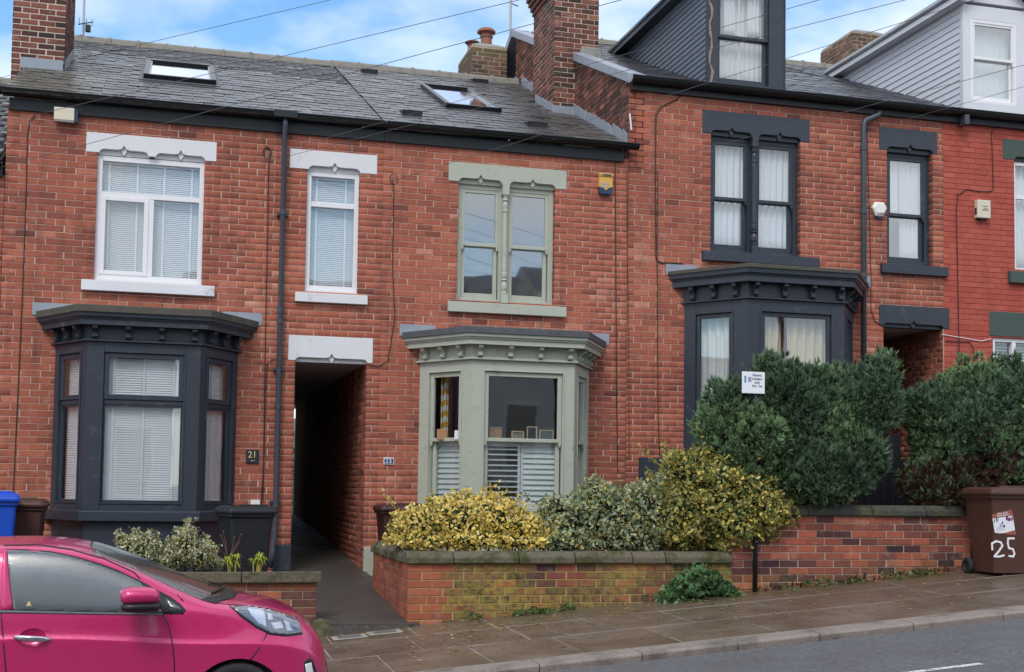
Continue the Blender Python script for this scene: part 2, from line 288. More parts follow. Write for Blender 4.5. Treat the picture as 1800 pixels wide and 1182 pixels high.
def m_chevron():
    m, t, b = nodes('chevron_cloth'); ps = N(t, 'ShaderNodeNewGeometry').outputs['Position']; sp = N(t, 'ShaderNodeSeparateXYZ'); t.links.new(ps, sp.inputs[0])
    def mth(op, a, c, d=0):
        k = N(t, 'ShaderNodeMath', operation=op)
        for i, z in enumerate((a, c)):
            if hasattr(z, 'links'): t.links.new(z, k.inputs[i])
            else: k.inputs[i].default_value = z
        return k.outputs[0]
    zig = mth('ABSOLUTE', mth('SUBTRACT', mth('FRACT', mth('MULTIPLY', sp.outputs[0], 9.), 0), .5), 0)
    w = mth('GREATER_THAN', mth('FRACT', mth('MULTIPLY', mth('ADD', sp.outputs[2], mth('MULTIPLY', zig, .1)), 6.5), 0), .5)
    t.links.new(mixc(t, w, (.62, .62, .6), (.55, .30, .03)), b.inputs['Base Color']); b.inputs['Roughness'].default_value = .85
m_chevron()
# ------------------------------------------------------------------ bricks
FRONT = Fr((0, 0, 0), (1, 0, 0), (0, -1, 0))
def left_face(x, y0): return Fr((x, y0, 0), (0, -1, 0), (-1, 0, 0))     # s runs towards the street
def right_face(x, y0): return Fr((x, y0, 0), (0, 1, 0), (1, 0, 0))
_bm = {}
BQ = np.array([(0, 1, 2, 3), (4, 5, 1, 0), (5, 6, 2, 1), (6, 7, 3, 2), (7, 4, 0, 3), (8, 9, 5, 4), (9, 10, 6, 5), (10, 11, 7, 6), (11, 8, 4, 7)])
def brick_verts(l, h, p, c=.0035, back=.03):
    return [(c, p, c), (l-c, p, c), (l-c, p, h-c), (c, p, h-c), (0, p-c, 0), (l, p-c, 0), (l, p-c, h), (0, p-c, h), (0, -back, 0), (l, -back, 0), (l, -back, h), (0, -back, h)]
def brick_mesh(l, h, p, mat):
    k = (round(l, 3), round(h, 3), round(p, 4), mat)
    if k not in _bm:
        me = bpy.data.meshes.new('brick'); me.from_pydata([(x, -d, z) for x, d, z in brick_verts(*k[:3])], [], [tuple(q) for q in BQ]); me.materials.append(M[mat]); _bm[k] = me
    return _bm[k]
def lay(parent, fr, s0, s1, h0, h1, holes, mat, tintf, hA=0., L=.235, H=.087, J=.009, proud=.006, nmax=300, phase=0., vis=None, clip=None, garden=0, name='brick'):
    out = []; k0 = int(math.floor((h0-hA)/H)); k1 = int(math.ceil((h1-hA)/H)); n = Vector(fr.n)
    for k in range(k0, k1):
        za, zb = max(h0, hA+k*H), min(h1, hA+(k+1)*H)
        if zb-za < .022: continue
        zm = (za+zb)/2; iv = [(s0, s1)]
        if clip: iv = [clip(zm, s0, s1)]
        for a, b, c, d in holes:
            if c < zm < d:
                nv = []
                for p, q in iv:
                    if a > p: nv.append((p, min(q, a)))
                    if b < q: nv.append((max(p, b), q))
                iv = [(p, q) for p, q in nv if q-p > .02]
        hd = garden and k % garden == 0; LL = L/2 if hd else L
        for p, q in iv:
            i = math.floor((p-phase)/LL)-1; carry = None
            while True:
                jit = random.uniform(-.006, .006)
                a = phase+i*LL+(LL/2 if k % 2 else 0)+jit; b = a+LL; i += 1
                if b < p+.004: continue
                if a > q-.004: break
                a, b = max(a, p-J/2 if a < p else a), min(b, q+J/2 if b > q else b)
                if b-a < .05:
                    if a <= p: carry = a
                    elif out and abs(out[-1][1]+J/2-a) < .03 and out[-1][2] == za+J/2: out[-1] = (out[-1][0], b-J/2)+out[-1][2:]
                    continue
                if carry is not None: a = carry; carry = None
                out.append((a+J/2, b-J/2, za+J/2, zb-J/2+random.uniform(-.0008, .0008), tintf(a, zm, fr)))
    sc = []
    for j, (a, b, c, d, t) in enumerate(out):
        P = Vector(fr((a+b)/2, 0, (c+d)/2)); u, v = proj(P)
        inn = -5 < u < 1805 and -5 < v < 1187 and (vis is None or vis(u, v))
        sc.append((-(b-a)/depth(P)**2 if inn else 1, j))
    sc.sort(); pick = set(j for w, j in sc[:nmax] if w < 0)
    V = []; T = []
    R3 = Matrix((fr.e, -n, Vector((0, 0, 1)))).transposed().to_4x4()
    for j, (a, b, c, d, t) in enumerate(out):
        p = proud+random.choice((-.0015, 0, 0, .0015))
        if j in pick:
            o = link(name, brick_mesh(b-a, d-c, p, mat), parent); o.matrix_local = Matrix.Translation(fr(a, 0, c))@R3; o.color = (*t, 1)
        else:
            for x, dd, z in brick_verts(b-a, d-c, p): V.append(fr(a+x, dd, c+z)); T.append(t)
    if V:
        nb = len(V)//12; F = (np.arange(nb)[:, None, None]*12+BQ[None]).reshape(-1, 4)
        o = npmesh('brickwork', V, F, mat, parent, np.array(T)); o['kind'] = 'stuff'
def slab_holes(mb, s0, s1, h0, h1, holes, d=0., back=-.3):
    xs = sorted(set([s0, s1]+[x for h in holes for x in h[:2] if s0 < x < s1])); zs = sorted(set([h0, h1]+[z for h in holes for z in h[2:] if h0 < z < h1]))
    full = lambda x, z: s0 < x < s1 and h0 < z < h1 and not any(a < x < b and c < z < e for a, b, c, e in holes)
    for a, b in zip(xs, xs[1:]):
        for c, e in zip(zs, zs[1:]):
            if not full((a+b)/2, (c+e)/2): continue
            mb.quad((a, d, c), (b, d, c), (b, d, e), (a, d, e)); mb.quad((a, back, c), (a, back, e), (b, back, e), (b, back, c))
            if not full(a-.001, (c+e)/2): mb.quad((a, d, c), (a, d, e), (a, back, e), (a, back, c))
            if not full(b+.001, (c+e)/2): mb.quad((b, d, c), (b, back, c), (b, back, e), (b, d, e))
            if not full((a+b)/2, c-.001): mb.quad((a, d, c), (a, back, c), (b, back, c), (b, d, c))
            if not full((a+b)/2, e+.001): mb.quad((a, d, e), (b, d, e), (b, back, e), (a, back, e))
def nz2(x, y, s=1.):                                # cheap smooth 2-d noise 0..1
    x *= s; y *= s; i, j = math.floor(x), math.floor(y); fx, fy = x-i, y-j; fx = fx*fx*(3-2*fx); fy = fy*fy*(3-2*fy)
    r = lambda a, b: (math.sin(a*127.1+b*311.7)*43758.5453) % 1
    return (r(i, j)*(1-fx)+r(i+1, j)*fx)*(1-fy)+(r(i, j+1)*(1-fx)+r(i+1, j+1)*fx)*fy
def facade_tint(s, h, fr):
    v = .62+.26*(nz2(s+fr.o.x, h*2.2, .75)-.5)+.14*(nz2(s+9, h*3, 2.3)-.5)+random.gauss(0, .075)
    if random.random() < .035: v -= .22
    if random.random() < .05: v += .16
    return (min(1, max(.02, v)), 0, 0)
def dark_tint(s, h, fr): return (min(1, max(0, random.gauss(.5, .24))), 0, .15*random.random())
def mossy(base, sd, m): return lambda s, h, fr: (min(1, max(0, random.gauss(base, sd))), 0, m(s, h))

# ------------------------------------------------------------------ joinery
def ring(mb, x0, x1, z0, z1, w, d0, d1, wb=None, wt=None):
    wb = w if wb is None else wb; wt = w if wt is None else wt
    mb.box(x0, x0+w, d0, d1, z0, z1); mb.box(x1-w, x1, d0, d1, z0, z1)
    mb.box(x0+w, x1-w, d0, d1-.002, z0, z0+wb); mb.box(x0+w, x1-w, d0, d1-.002, z1-wt, z1); return mb
def sash(parent, fr, x0, x1, z0, z1, w, d, mat, gl='glass', wb=None, wt=None, name='sash', th=.045):
    o = ring(MB(fr), x0, x1, z0, z1, w, d-th, d, wb, wt).build(name, mat, parent, bevel=.004)
    MB(fr).box(x0+w-.005, x1-w+.005, d-th*.6, d-th*.45, z0+(wb or w)-.005, z1-(wt or w)+.005).build('pane', gl, parent); return o
def sash_pair(parent, fr, x0, x1, z0, z1, zm, d, mat, gl='glass', w=.055, horns=True):
    sash(parent, fr, x0, x1, zm-.02, z1, w, d, mat, gl, wb=.05)
    sash(parent, fr, x0+.012, x1-.012, z0, zm+.02, w, d-.05, mat, gl, wb=.085, wt=.045)
    if horns:
        mb = MB(fr)
        for a in (x0, x1-w+.012): mb.prism([(a, zm-.019), (a+w-.012, zm-.019), (a+w-.016, zm-.05), (a+(w-.012)/2, zm-.085), (a+.004, zm-.05)], d-.044, d-.003)
        mb.build('sash_horn', mat, parent)
def lintel(parent, x0, x1, z0, z1, lights, mat, cut=.055, fr=FRONT, plain=False):
    pl = [(x0, z1), (x0, z0)]
    for a, b in lights:
        m = (a+b)/2; c = cut
        pl += [(a, z0), (a+.012, z0+c*.6), (a+.05, z0+c), (m-.075, z0+c), (m-.03, z0+c+.012), (m, z0+c+.06), (m+.03, z0+c+.012), (m+.075, z0+c), (b-.05, z0+c), (b-.012, z0+c*.6), (b, z0)]
    pl += [(x1, z0), (x1, z1)]
    if plain: pl = [(x0, z1), (x0, z0), (x1, z0), (x1, z1)]
    o = MB(fr).prism(pl, -.045, .014).build('lintel', mat, parent, bevel=.004)
    if not plain:
        mb = MB(fr)
        for a, b in lights:
            mb.box(a-.02, b+.02, -.16, -.0455, z0-.012, z0+cut+.075)
            m = (a+b)/2
            q = [(m, z0+cut+.055), (m+.042, z0+cut-.005), (m, z0+cut-.062), (m-.042, z0+cut-.005)]; mb.prism(q, -.044, -.02)
        mb.build('lintel_soffit', mat, parent)
    return o
def sill(parent, x0, x1, z0, z1, mat, out=.075, fr=FRONT, name='sill'):
    mb = MB(fr); pr = [(-.12, z0), (out, z0), (out, z1-.012), (-.12, z1+.012)]
    mb.loft([[(x, d, z) for d, z in pr] for x in (x0, x1)]); return mb.build(name, mat, parent, bevel=.006)
def column(parent, x, z0, z1, d, mat):
    r = .045; h = z1-z0
    b = MB().box(x-.05, x+.05, -d-.05, -d+.05, z0, z0+.13); b.box(x-.05, x+.05, -d-.05, -d+.05, z1-.16, z1)
    pr = [(.04, z0+.13), (.048, z0+.15), (.03, z0+.17), (.045, z0+.21), (.047, z0+.26), (.03, z0+.31), (.05, z0+.335), (.03, z0+.355), (.045, z0+.39), (.045, z0+.44), (.035, z0+.455), (.04, z0+.48),
          (.036, z1-.42), (.047, z1-.40), (.036, z1-.38), (.042, z1-.3), (.03, z1-.26), (.048, z1-.235), (.032, z1-.21), (.044, z1-.16)]
    b.lathe(pr, (x, -d, 0), 14); return b.build('column', mat, parent)
def blind(label, fr, x0, x1, z0, z1, d, tapes, pitch=.027, group=None, hh=.0115):
    t = thing('venetian_blind', label, 'blind', fr((x0+x1)/2, d, z0), group)
    V = []; F = []; n = int((z1-z0-.05)/pitch)
    mb = MB(fr)
    for i in range(n):
        z = z0+.02+i*pitch; mb.loft([[(x, d-.009, z+hh), (x, d-.0075, z+hh+.002), (x, d+.011, z-hh), (x, d+.0095, z-hh-.002)] for x in (x0, x1)])
    o = mb.build('slats', 'blind', t); o['kind'] = 'stuff'
    MB(fr).box(x0, x1, d-.02, d+.02, z1-.035, z1).build('headrail', 'blind', t); MB(fr).box(x0, x1, d-.012, d+.012, z0, z0+.016).build('bottom_rail', 'blind', t)
    for a in tapes:
        x = x0+(x1-x0)*a; MB(fr).box(x-.014, x+.014, d+.0155, d+.0165, z0, z1-.03).build('tape', 'lamp_white', t)
    return t
def curtain(label, fr, x0, x1, z0, z1, d, mat, folds=5, amp=.03, group=None, gather=0., cat='curtain', seed=0):
    n = folds*8; nzz = 6; mb = MB(fr); ids = []
    for j in range(nzz+1):
        f = j/nzz; row = []
        for i in range(n+1):
            s = i/n; w = 1-gather*(1-abs(f-.35)*1.2) if gather else 1
            x = x0+(x1-x0)*s*w; row.append(mb.pt(x, d+amp*math.sin(s*folds*2*math.pi+seed+.4*math.sin(3*s+seed+f)), z0+(z1-z0)*f))
        ids.append(row)
    for A, B in zip(ids, ids[1:]):
        for i in range(n): mb.face((A[i], A[i+1], B[i+1], B[i]))
    o = mb.build('curtain', mat, None, smooth=True); sm = o.modifiers.new('thick', 'SOLIDIFY'); sm.thickness = .003
    return tag(o, label, cat, group)

# ------------------------------------------------------------------ house shells
Z21, S21, YR = 6.62, .452, 6.3              # eaves height, roof slope, ridge depth of 21 and 23
Z25, S25, YR25 = 7.64, .447, 6.5
XB = [-6.5, -2.16, 2.80, 6.458, 11.785, 17.2]
def shell(h, x0, x1, z0, z1, yb, floors=()):
    mb = MB()
    mb.box(x0+.02, x0+.14, .31, yb, z0, z1); mb.box(x1-.14, x1-.02, .31, yb, z0, z1); mb.box(x0+.02, x1-.02, yb, yb+.2, z0-.02, z1)
    mb.box(x0+.15, x1-.15, 4.3, 4.4, z0, z1)
    for f in floors: mb.box(x0+.15, x1-.15, .31, 4.29, f, f+.18)
    mb.build('inner_wall_screen', 'plaster', h)
def slates(roof, x0, x1, ye, yr, z0, s, tintf, gauge=.27, w=.30, skip=None, nmax=300, xjit=.012):
    L = math.hypot(yr-ye, s*(yr-ye)); ang = math.atan(s); rows = int(L/gauge); out = []
    for r in range(rows):
        y = ye+r*gauge*math.cos(ang); x = x0-(w/2 if r % 2 else 0)
        while x < x1:
            a, b = max(x, x0), min(x+w, x1); x += w
            if b-a < .05: continue
            if skip and skip((a+b)/2, y+.15): continue
            out.append((a+.003, b-.003, y, random.gauss(.45, .2), tintf(a, y)))
    sc = []
    for j, (a, b, y, t, m) in enumerate(out):
        u, v = proj((a, y, z0+s*y)); sc.append((depth((a, y, z0)) if -5 < u < 1805 and v > -5 else 1e3, j))
    sc.sort(); pick = set(j for d, j in sc[:nmax] if d < 900); V = []; T = []; cache = {}
    R = Matrix.Rotation(ang-.022, 4, 'X'); ln = gauge*1.9; th = .009
    F8 = np.array([(0, 3, 2, 1), (4, 5, 6, 7), (0, 1, 5, 4), (1, 2, 6, 5), (2, 3, 7, 6), (3, 0, 4, 7)])
    for j, (a, b, y, t, m) in enumerate(out):
        l = round(b-a, 2); var = random.randrange(3); k = (l, var)
        if k not in cache:
            ch = (0, .012, -.008)[var]; c2 = (.006, -.004, .01)[var]
            vs = [(0, ch, 0), (l, c2, 0), (l, ln, 0), (0, ln, 0), (0, ch, th), (l, c2, th), (l, ln, th), (0, ln, th)]
            me = bpy.data.meshes.new('slate'); me.from_pydata(vs, [], [tuple(q) for q in F8]); me.materials.append(M['slate']); cache[k] = (me, vs)
        mat = Matrix.Translation((a+random.uniform(-xjit, xjit)*.3, y, z0+s*y+.028+random.uniform(-.003, .004)))@R@Matrix.Rotation(random.uniform(-.012, .012), 4, 'Z')@Matrix.Rotation(random.uniform(-.012, .012), 4, 'Y')
        if j in pick:
            o = link('slate', cache[k][0], roof); o.matrix_local = mat; o.color = (min(1, max(0, t)), 0, m, 1)
        else:
            for p in cache[k][1]: V.append(mat@Vector(p)); T.append((min(1, max(0, t)), 0, m))
    if V:
        nb = len(V)//8; o = npmesh('slate_rows', V, (np.arange(nb)[:, None, None]*8+F8[None]).reshape(-1, 4), 'slate', roof, np.array(T)); o['kind'] = 'stuff'
def roof(h, x0, x1, ye, yr, z0, s, tintf, yback, skip=None, ridge=True, gauge=.27, w=.3):
    zr = z0+s*yr; mb = MB()
    yd = ye+.12; pr = [(yd, z0+s*yd-.0), (yr, zr-.0), (yback, zr-.0-s*(yback-yr)), (yback, zr-.12-s*(yback-yr)), (yr, zr-.14), (yd, z0+s*yd-.06)]
    mb.loft([[(x, y, z) for y, z in pr] for x in (x0, x1)]); r = mb.build('roof', 'slate', h)
    slates(r, x0, x1, ye-.03, yr-.05, z0, s, tintf, gauge, w, skip)
    if ridge:
        n = int((x1-x0)/.46)
        for i in range(n):
            a = x0+(x1-x0)*i/n; b = x0+(x1-x0)*(i+1)/n
            m2 = MB(); prf = [(-.16, -.05), (-.12, .055), (-.05, .10), (.05, .10), (.12, .055), (.16, -.05)]
            m2.loft([[(x, yr+y*k, zr+.0+z*k+dz) for y, z in prf] for x, k, dz in ((a, 1, 0), (b-.05, 1, 0), (b-.05, 1.12, .004), (b-.006, 1.12, .004))]); m2.build('ridge_tile', 'ridge_stone', r)
    return r
def gutter(h, x0, x1, y, z, r=.06, mat='black_plastic', clips=1.0, name='gutter'):
    mb = MB(); pr = [(r*math.cos(a), r*math.sin(a)) for a in [math.pi+i*math.pi/8 for i in range(9)]]; pr2 = [(p[0]*.86, p[1]*.86) for p in pr[::-1]]
    mb.loft([[(x, y+a, z+b) for a, b in pr+pr2] for x in (x0, x1)])
    mb.tube([(x0, y-r, z), (x1, y-r, z)], .010, 6); mb.tube([(x0, y-r*.93, z-.034), (x1, y-r*.93, z-.034)], .004, 6)
    o = mb.build(name, mat, h)
    x = x0+.15
    while x < x1-.1:
        k = MB(); k.loft([[(q, y+a*1.12, z+b*1.12) for a, b in pr+[(p[0]*.98, p[1]*.98) for p in pr[::-1]]] for q in (x-.015, x+.015)]); k.build('gutter_clip', mat, o); x += clips
    return o
def chimney(h, x0, x1, y0, y1, z0, z1, mat, mort, cap=None, hA=0, pots=(), label=None, corb=0, faces='flr', tintf=dark_tint, nmax=150, flaunch=True, J=.013):
    c = MB().box(x0, x1, y0, y1, z0, z1).build('chimney', mort, h, label=label)
    F = Fr((0, y0, 0), (1, 0, 0), (0, -1, 0)); lay(c, F, x0, x1, z0, z1, [], mat, tintf, hA, nmax=nmax, phase=x0, J=J)
    if 'l' in faces: lay(c, left_face(x0, y1), 0, y1-y0, z0, z1, [], mat, tintf, hA, nmax=40, phase=.06, J=J)
    if 'r' in faces: lay(c, right_face(x1, y0), 0, y1-y0, z0, z1, [], mat, tintf, hA, nmax=40, phase=.06, J=J)
    for k in range(corb):
        o = .03*(k+1); z = z1+.09*k; c2 = MB().box(x0-o, x1+o, y0-o, y1+o, z, z+.085).build('corbel_course', mat, c, bevel=.006); c2.color = (.4, 0, 0, 1)
    zt = z1+.09*corb
    if flaunch: MB().loft([[(x0+i, y0+i, zt+z), (x1-i, y0+i, zt+z), (x1-i, y1-i, zt+z), (x0+i, y1-i, zt+z)] for i, z in ((.0, 0), (.02, .05), (.16, .13))]).build('flaunching', 'cement', c, bevel=.02)
    for px, py, hh, r in pots:
        MB().lathe([(r*.9, 0), (r*1.05, .02), (r, .04), (r*.92, hh*.55), (r*.95, hh*.58), (r*1.1, hh*.6), (r*1.08, hh*.66), (r*.9, hh*.68), (r*.9, hh*.76), (r*1.55, hh*.8), (r*1.5, hh*.88), (r*1.1, hh*.96), (r*.4, hh)], (px, py, zt+.04), 16).build('chimney_pot', 'terracotta', c, smooth=False)
    return c
def skylight(h, pts, z0, s, mats=('black_plastic', 'skylight_glass')):      # pts: x0,x1,y0,y1 on the roof plane
    x0, x1, y0, y1 = pts; ang = math.atan(s); L = (y1-y0)/math.cos(ang); e = Fr((0, 0, 0), (1, 0, 0), (0, 1, 0))
    up = Vector((0, -math.sin(ang), math.cos(ang))); al = Vector((0, math.cos(ang), math.sin(ang))); o = Vector((0, y0, z0+s*y0))
    class Q:
        def __call__(q, a, b, c): p = o+Vector((a, 0, 0))+al*b+up*c; return (p.x, p.y, p.z)
    q = Q(); w = .075
    mb = MB(q); mb.box(x0, x0+w, 0, L, .0, .12); mb.box(x1-w, x1, 0, L, 0, .12); mb.box(x0+w, x1-w, 0, w, 0, .115); mb.box(x0+w, x1-w, L-w, L, 0, .13)
    f = mb.build('skylight', mats[0], h, bevel=.006); MB(q).box(x0+w-.004, x1-w+.004, w-.004, L-w+.004, .07, .085).build('pane', mats[1], f)
    m3 = MB(q); m3.box(x0-.06, x1+.06, -.12, 0, .03, .045); m3.box(x0-.07, x0, 0, L+.05, .03, .04); m3.box(x1, x1+.07, 0, L+.05, .03, .04); m3.build('flashing', 'dark_lead', f)
    m4 = MB(q); m4.box(x0+w, x0+w+.022, w, L-w, .086, .112); m4.box(x1-w-.022, x1-w, w, L-w, .086, .112); m4.build('trim', 'steel', f)
    return f
def baypath(X, d):
    A, B, C, D = (X[0], 0.), (X[1], -d), (X[2], -d), (X[3], 0.)
    def path(o):
        tl = Vector((B[0]-A[0], B[1]-A[1])).normalized(); nl = Vector((tl.y, -tl.x)); tr = Vector((D[0]-C[0], D[1]-C[1])).normalized(); nr = Vector((tr.y, -tr.x))
        pa = Vector(A)+nl*o; pd = Vector(D)+nr*o
        at = lambda p, t, y: (p.x+t.x*(y-p.y)/t.y, y)
        return [at(pa, tl, 0), at(pa, tl, -d-o), at(pd, tr, -d-o), at(pd, tr, 0)]
    return path, ((A, B, tuple(Vector((B[0]-A[0], B[1]-A[1])).normalized())), (B, C, (1, 0)), (C, D, tuple(Vector((D[0]-C[0], D[1]-C[1])).normalized())))
def bay(h, X, d, z, mat, wins, label, edge='stone_edge', top='dark_lead', base='navy_paint', brs=(3, 4, 3), gl='glass', roofz=.05, horns=True):
    # z: ground, sill0, sill1, win0, win1, fr0, fr1, fa1, cr1, ed1 ; wins: per face (margin_a, margin_b, kind, zm)
    g, s0, s1, w0, w1, f0, f1, fa, cr, ed = z; path, faces = baypath(X, d)
    b = MB().sweep([(-.12, g), (-.02, g), (-.02, s0), (-.12, s0)], path).build('bay_window', base, h, label=label)
    MB().sweep([(-.12, s0), (.075, s0), (.075, s1-.02), (0, s1), (-.12, s1)], path).build('sill', mat, b, bevel=.006)
    MB().sweep([(-.1, f0), (.05, f0), (.05, f0+.02), (.025, f0+.035), (.012, f0+.04), (.012, f1), (-.1, f1)], path).build('frieze', mat, b)
    MB().sweep([(-.1, f1), (.155, f1), (.155, fa), (.172, fa), (.178, fa+.02), (.198, fa+.03), (.205, cr), (-.1, cr)], path).build('cornice', mat, b)
    MB().sweep([(-.1, cr), (.222, cr), (.227, ed), (-.1, ed)], path).build('roof_edge', edge, b, bevel=.008)
    MB().sweep([(-.2, ed), (.21, ed), (-.3, ed+roofz), (-.35, ed+roofz)], path).build('bay_roof', top, b)
    MB().box(X[0]-.30, X[0]+.22, -.016, -.0, ed-.05, ed+.115).build('lead_flashing', 'lead', b); MB().box(X[3]-.22, X[3]+.30, -.016, -.0, ed-.05, ed+.115).build('lead_flashing', 'lead', b)
    k = 0
    for fi, (A, B, e) in enumerate(faces):
        n = (e[1], -e[0]); fr = Fr((A[0], A[1], 0), (e[0], e[1], 0), (n[0], n[1], 0)); ln = math.hypot(B[0]-A[0], B[1]-A[1]); ma, mb_, kind, zm = wins[fi]
        a, c = ma, ln-mb_
        MB(fr).box(0, a, -.09, 0, s1, f0).build("post", mat, b, bevel=.004); MB(fr).box(c, ln, -.09, 0, s1, f0).build("post", mat, b, bevel=.004)
        MB(fr).box(a, c, -.09, -.001, w1, f0).build('head', mat, b, bevel=.003); MB(fr).box(a, c, -.09, -.001, s1, w0).build('apron', mat, b, bevel=.003)
        r = ring(MB(fr), a-.022, c+.022, w0-.02, w1+.022, .022, 0, .014); r.build('moulding', mat, b, bevel=.004)
        if kind == 'casement':       # fixed lower light, top-hung upper light
            MB(fr).box(a, c, -.085, -.03, zm-.03, zm+.03).build('transom', mat, b, bevel=.003)
            sash(b, fr, a+.004, c-.004, zm+.031, w1-.004, .06, -.012, mat, gl); sash(b, fr, a+.004, c-.004, w0+.004, zm-.031, .026, -.035, mat, gl)
        elif kind == 'sash':
            sash_pair(b, fr, a+.004, c-.004, w0+.004, w1-.004, zm, -.02, mat, gl, .06, horns)
        else: sash(b, fr, a+.004, c-.004, w0+.004, w1-.004, .06, -.02, mat, gl)
        nb = brs[fi]
        for i in range(nb):
            s = ln*(i+.5)/nb if fi != 1 else ln*(.06+.88*i/(nb-1)); w = .032; hh = f1-f0-.04; q = MB(fr)
            pr = [(.012, 0), (.07, 0), (.085, .02), (.085, .05), (.065, .066), (.055, .09), (.075, .105), (.105, .12), (.128, .14), (.128, .175), (.012, .175)]
            q.loft([[(x, dd, f0+.038+zz*hh/.18) for dd, zz in pr] for x in (s-w, s+w)]); q.build('bracket', mat, b)
    return b, faces
def text(s, loc, size, mat, parent, name='lettering', rotz=0., ext=.0012, align='CENTER', tilt=0., sx=1.):
    c = bpy.data.curves.new(name, 'FONT'); c.body = s; c.size = size; c.align_x = align; c.align_y = 'CENTER'; c.extrude = ext; o = bpy.data.objects.new('tmp', c); COL.objects.link(o)
    dg = bpy.context.evaluated_depsgraph_get(); me = bpy.data.meshes.new_from_object(o.evaluated_get(dg)); bpy.data.objects.remove(o); me.materials.clear(); me.materials.append(M[mat])
    q = link(name, me, parent); q.matrix_local = Matrix.Translation(loc)@Matrix.Rotation(rotz, 4, 'Z')@Matrix.Rotation(math.pi/2, 4, 'X')@Matrix.Rotation(tilt, 4, 'Z')@Matrix.Diagonal((sx, 1, 1, 1)); return q
def ptext(s, u, v, size, mat, parent, Y, **k): p = PY_(u, v, Y); return text(s, tuple(p), size, mat, parent, **k)
# ------------------------------------------------------------------ the terrace
def wall(h, x0, x1, z0, z1, holes, mat, mort, tintf, hA, vis=None, phase=0., nmax=300, garden=0):
    mb = MB(FRONT); slab_holes(mb, x0, x1, z0, z1, holes); w = mb.build('wall', mort, h)
    lay(w, FRONT, x0, x1, z0, z1, holes, mat, tintf, hA, phase=phase, vis=vis, nmax=nmax, garden=garden)
    return w
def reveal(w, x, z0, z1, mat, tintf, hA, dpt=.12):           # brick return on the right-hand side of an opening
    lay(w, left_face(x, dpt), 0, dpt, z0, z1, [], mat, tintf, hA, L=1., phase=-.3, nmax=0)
H21 = thing('terraced_house', 'red brick house numbered 21 with white painted lintels and dark bay window', 'house', (.3, 0, .35))
H23 = thing('terraced_house', 'red brick house numbered 23 with sage green bay window and sash windows', 'house', (4.6, 0, .35))
H25 = thing('terraced_house', 'taller red brick house with navy bay window and dark boarded dormer', 'house', (9.1, 0, 1.2))
H27 = thing('terraced_house', 'house painted bright red at right edge with white boarded dormer', 'house', (13.9, 0, 1.2))
H19 = thing('terraced_house', 'sliver of lower brick house at the left edge', 'house', (-4.3, 0, 0.))
hA1 = 6.37; hA2 = 7.44
# openings
A = rect(168, 358, 277, 497); B = rect(538, 631, 301, 514); C = rect(804, 975, 326, 534); TN = (1.637, 2.627, -2., 3.238)
D = rect(1249, 1407, 242, 447); E_ = rect(1559, 1640, 267, 466); TN5 = rect(1553, 1660, 576, 900); TN5 = (TN5[0], XB[4]-.012, -1., TN5[3])
BX21 = (-1.47, -1.02, .36, .87); BX23 = (3.37, 3.935, 5.385, 5.88); BX25 = (7.36, 8.0, 9.54, 10.18)
def bayz(u, ts, d): return [PY_(u, v, -d).z for v in ts]
zb21 = [.3]+bayz(255, (917, 897), .82)+bayz(255, (884, 622), .75)+bayz(255, (603,), .77)+bayz(255, (573, 563), .98)+bayz(255, (551, 538), 1.05)
zb23 = [.3]+bayz(920, (925, 908), .92)+bayz(920, (897, 655), .85)+bayz(920, (635,), .87)+bayz(920, (607, 598), 1.08)+bayz(920, (588, 576), 1.15)
zb25 = [1.1]+bayz(1400, (835, 815), .92)+bayz(1400, (800, 551), .85)+bayz(1400, (529,), .87)+bayz(1400, (497, 486), 1.08)+bayz(1400, (473, 466), 1.15)
up = lambda h, k=.13: (h[0], h[1], h[2], h[3]+k)
def bayhole(X, z): return (X[0]+.06, X[3]-.06, z[2]-.02, z[7])
holes21 = [up(A), up(B), up(TN, .1), bayhole(BX21, zb21)]; holes23 = [up(C), bayhole(BX23, zb23)]; holes25 = [up(D), up(E_), up(TN5, .1), bayhole(BX25, zb25)]
w21 = wall(H21, XB[1], XB[2], -.1, hA1+.06, holes21, 'brick', 'mortar', facade_tint, hA1, lambda u, v: v < 880 and not (95 < u < 418 and v > 540), garden=0)
w23 = wall(H23, XB[2], XB[3]-.004, -.1, hA1+.06, holes23, 'brick', 'mortar', facade_tint, hA1, lambda u, v: v < 830 and not (735 < u < 1035 and v > 590))
w25 = wall(H25, XB[3], XB[4], .6, hA2+.2, holes25, 'brick', 'mortar', facade_tint, hA2, lambda u, v: v < 640 and not (1200 < u < 1490 and v > 480), phase=.1)
XW7 = PY_(1783, 380).x; U27 = (XW7, XW7+1.35, PY_(1800, 478).z, PY_(1800, 283).z); G27 = (PY_(1745, 600).x, PY_(1745, 600).x+1.5, 2.3, PY_(1780, 595).z)
w27 = wall(H27, XB[4], XB[5], .6, hA2+.2, [up(U27), G27], 'red_painted_brick', 'red_mortar', lambda s, h, f: (random.gauss(.5, .16), 0, 0), hA2, lambda u, v: v < 660, phase=.03)
w19 = wall(H19, XB[0], XB[1]-.005, -.6, 5.5, [], 'brick', 'mortar', lambda s, h, f: (random.gauss(.42, .15), 0, 0), 5.5, lambda u, v: True)
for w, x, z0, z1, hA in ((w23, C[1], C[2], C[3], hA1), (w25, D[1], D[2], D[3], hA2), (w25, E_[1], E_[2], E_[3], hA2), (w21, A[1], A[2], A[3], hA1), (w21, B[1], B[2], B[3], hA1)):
    reveal(w, x, z0, z1, 'brick', lambda s, h, f: (random.gauss(.4, .14), 0, 0), hA)
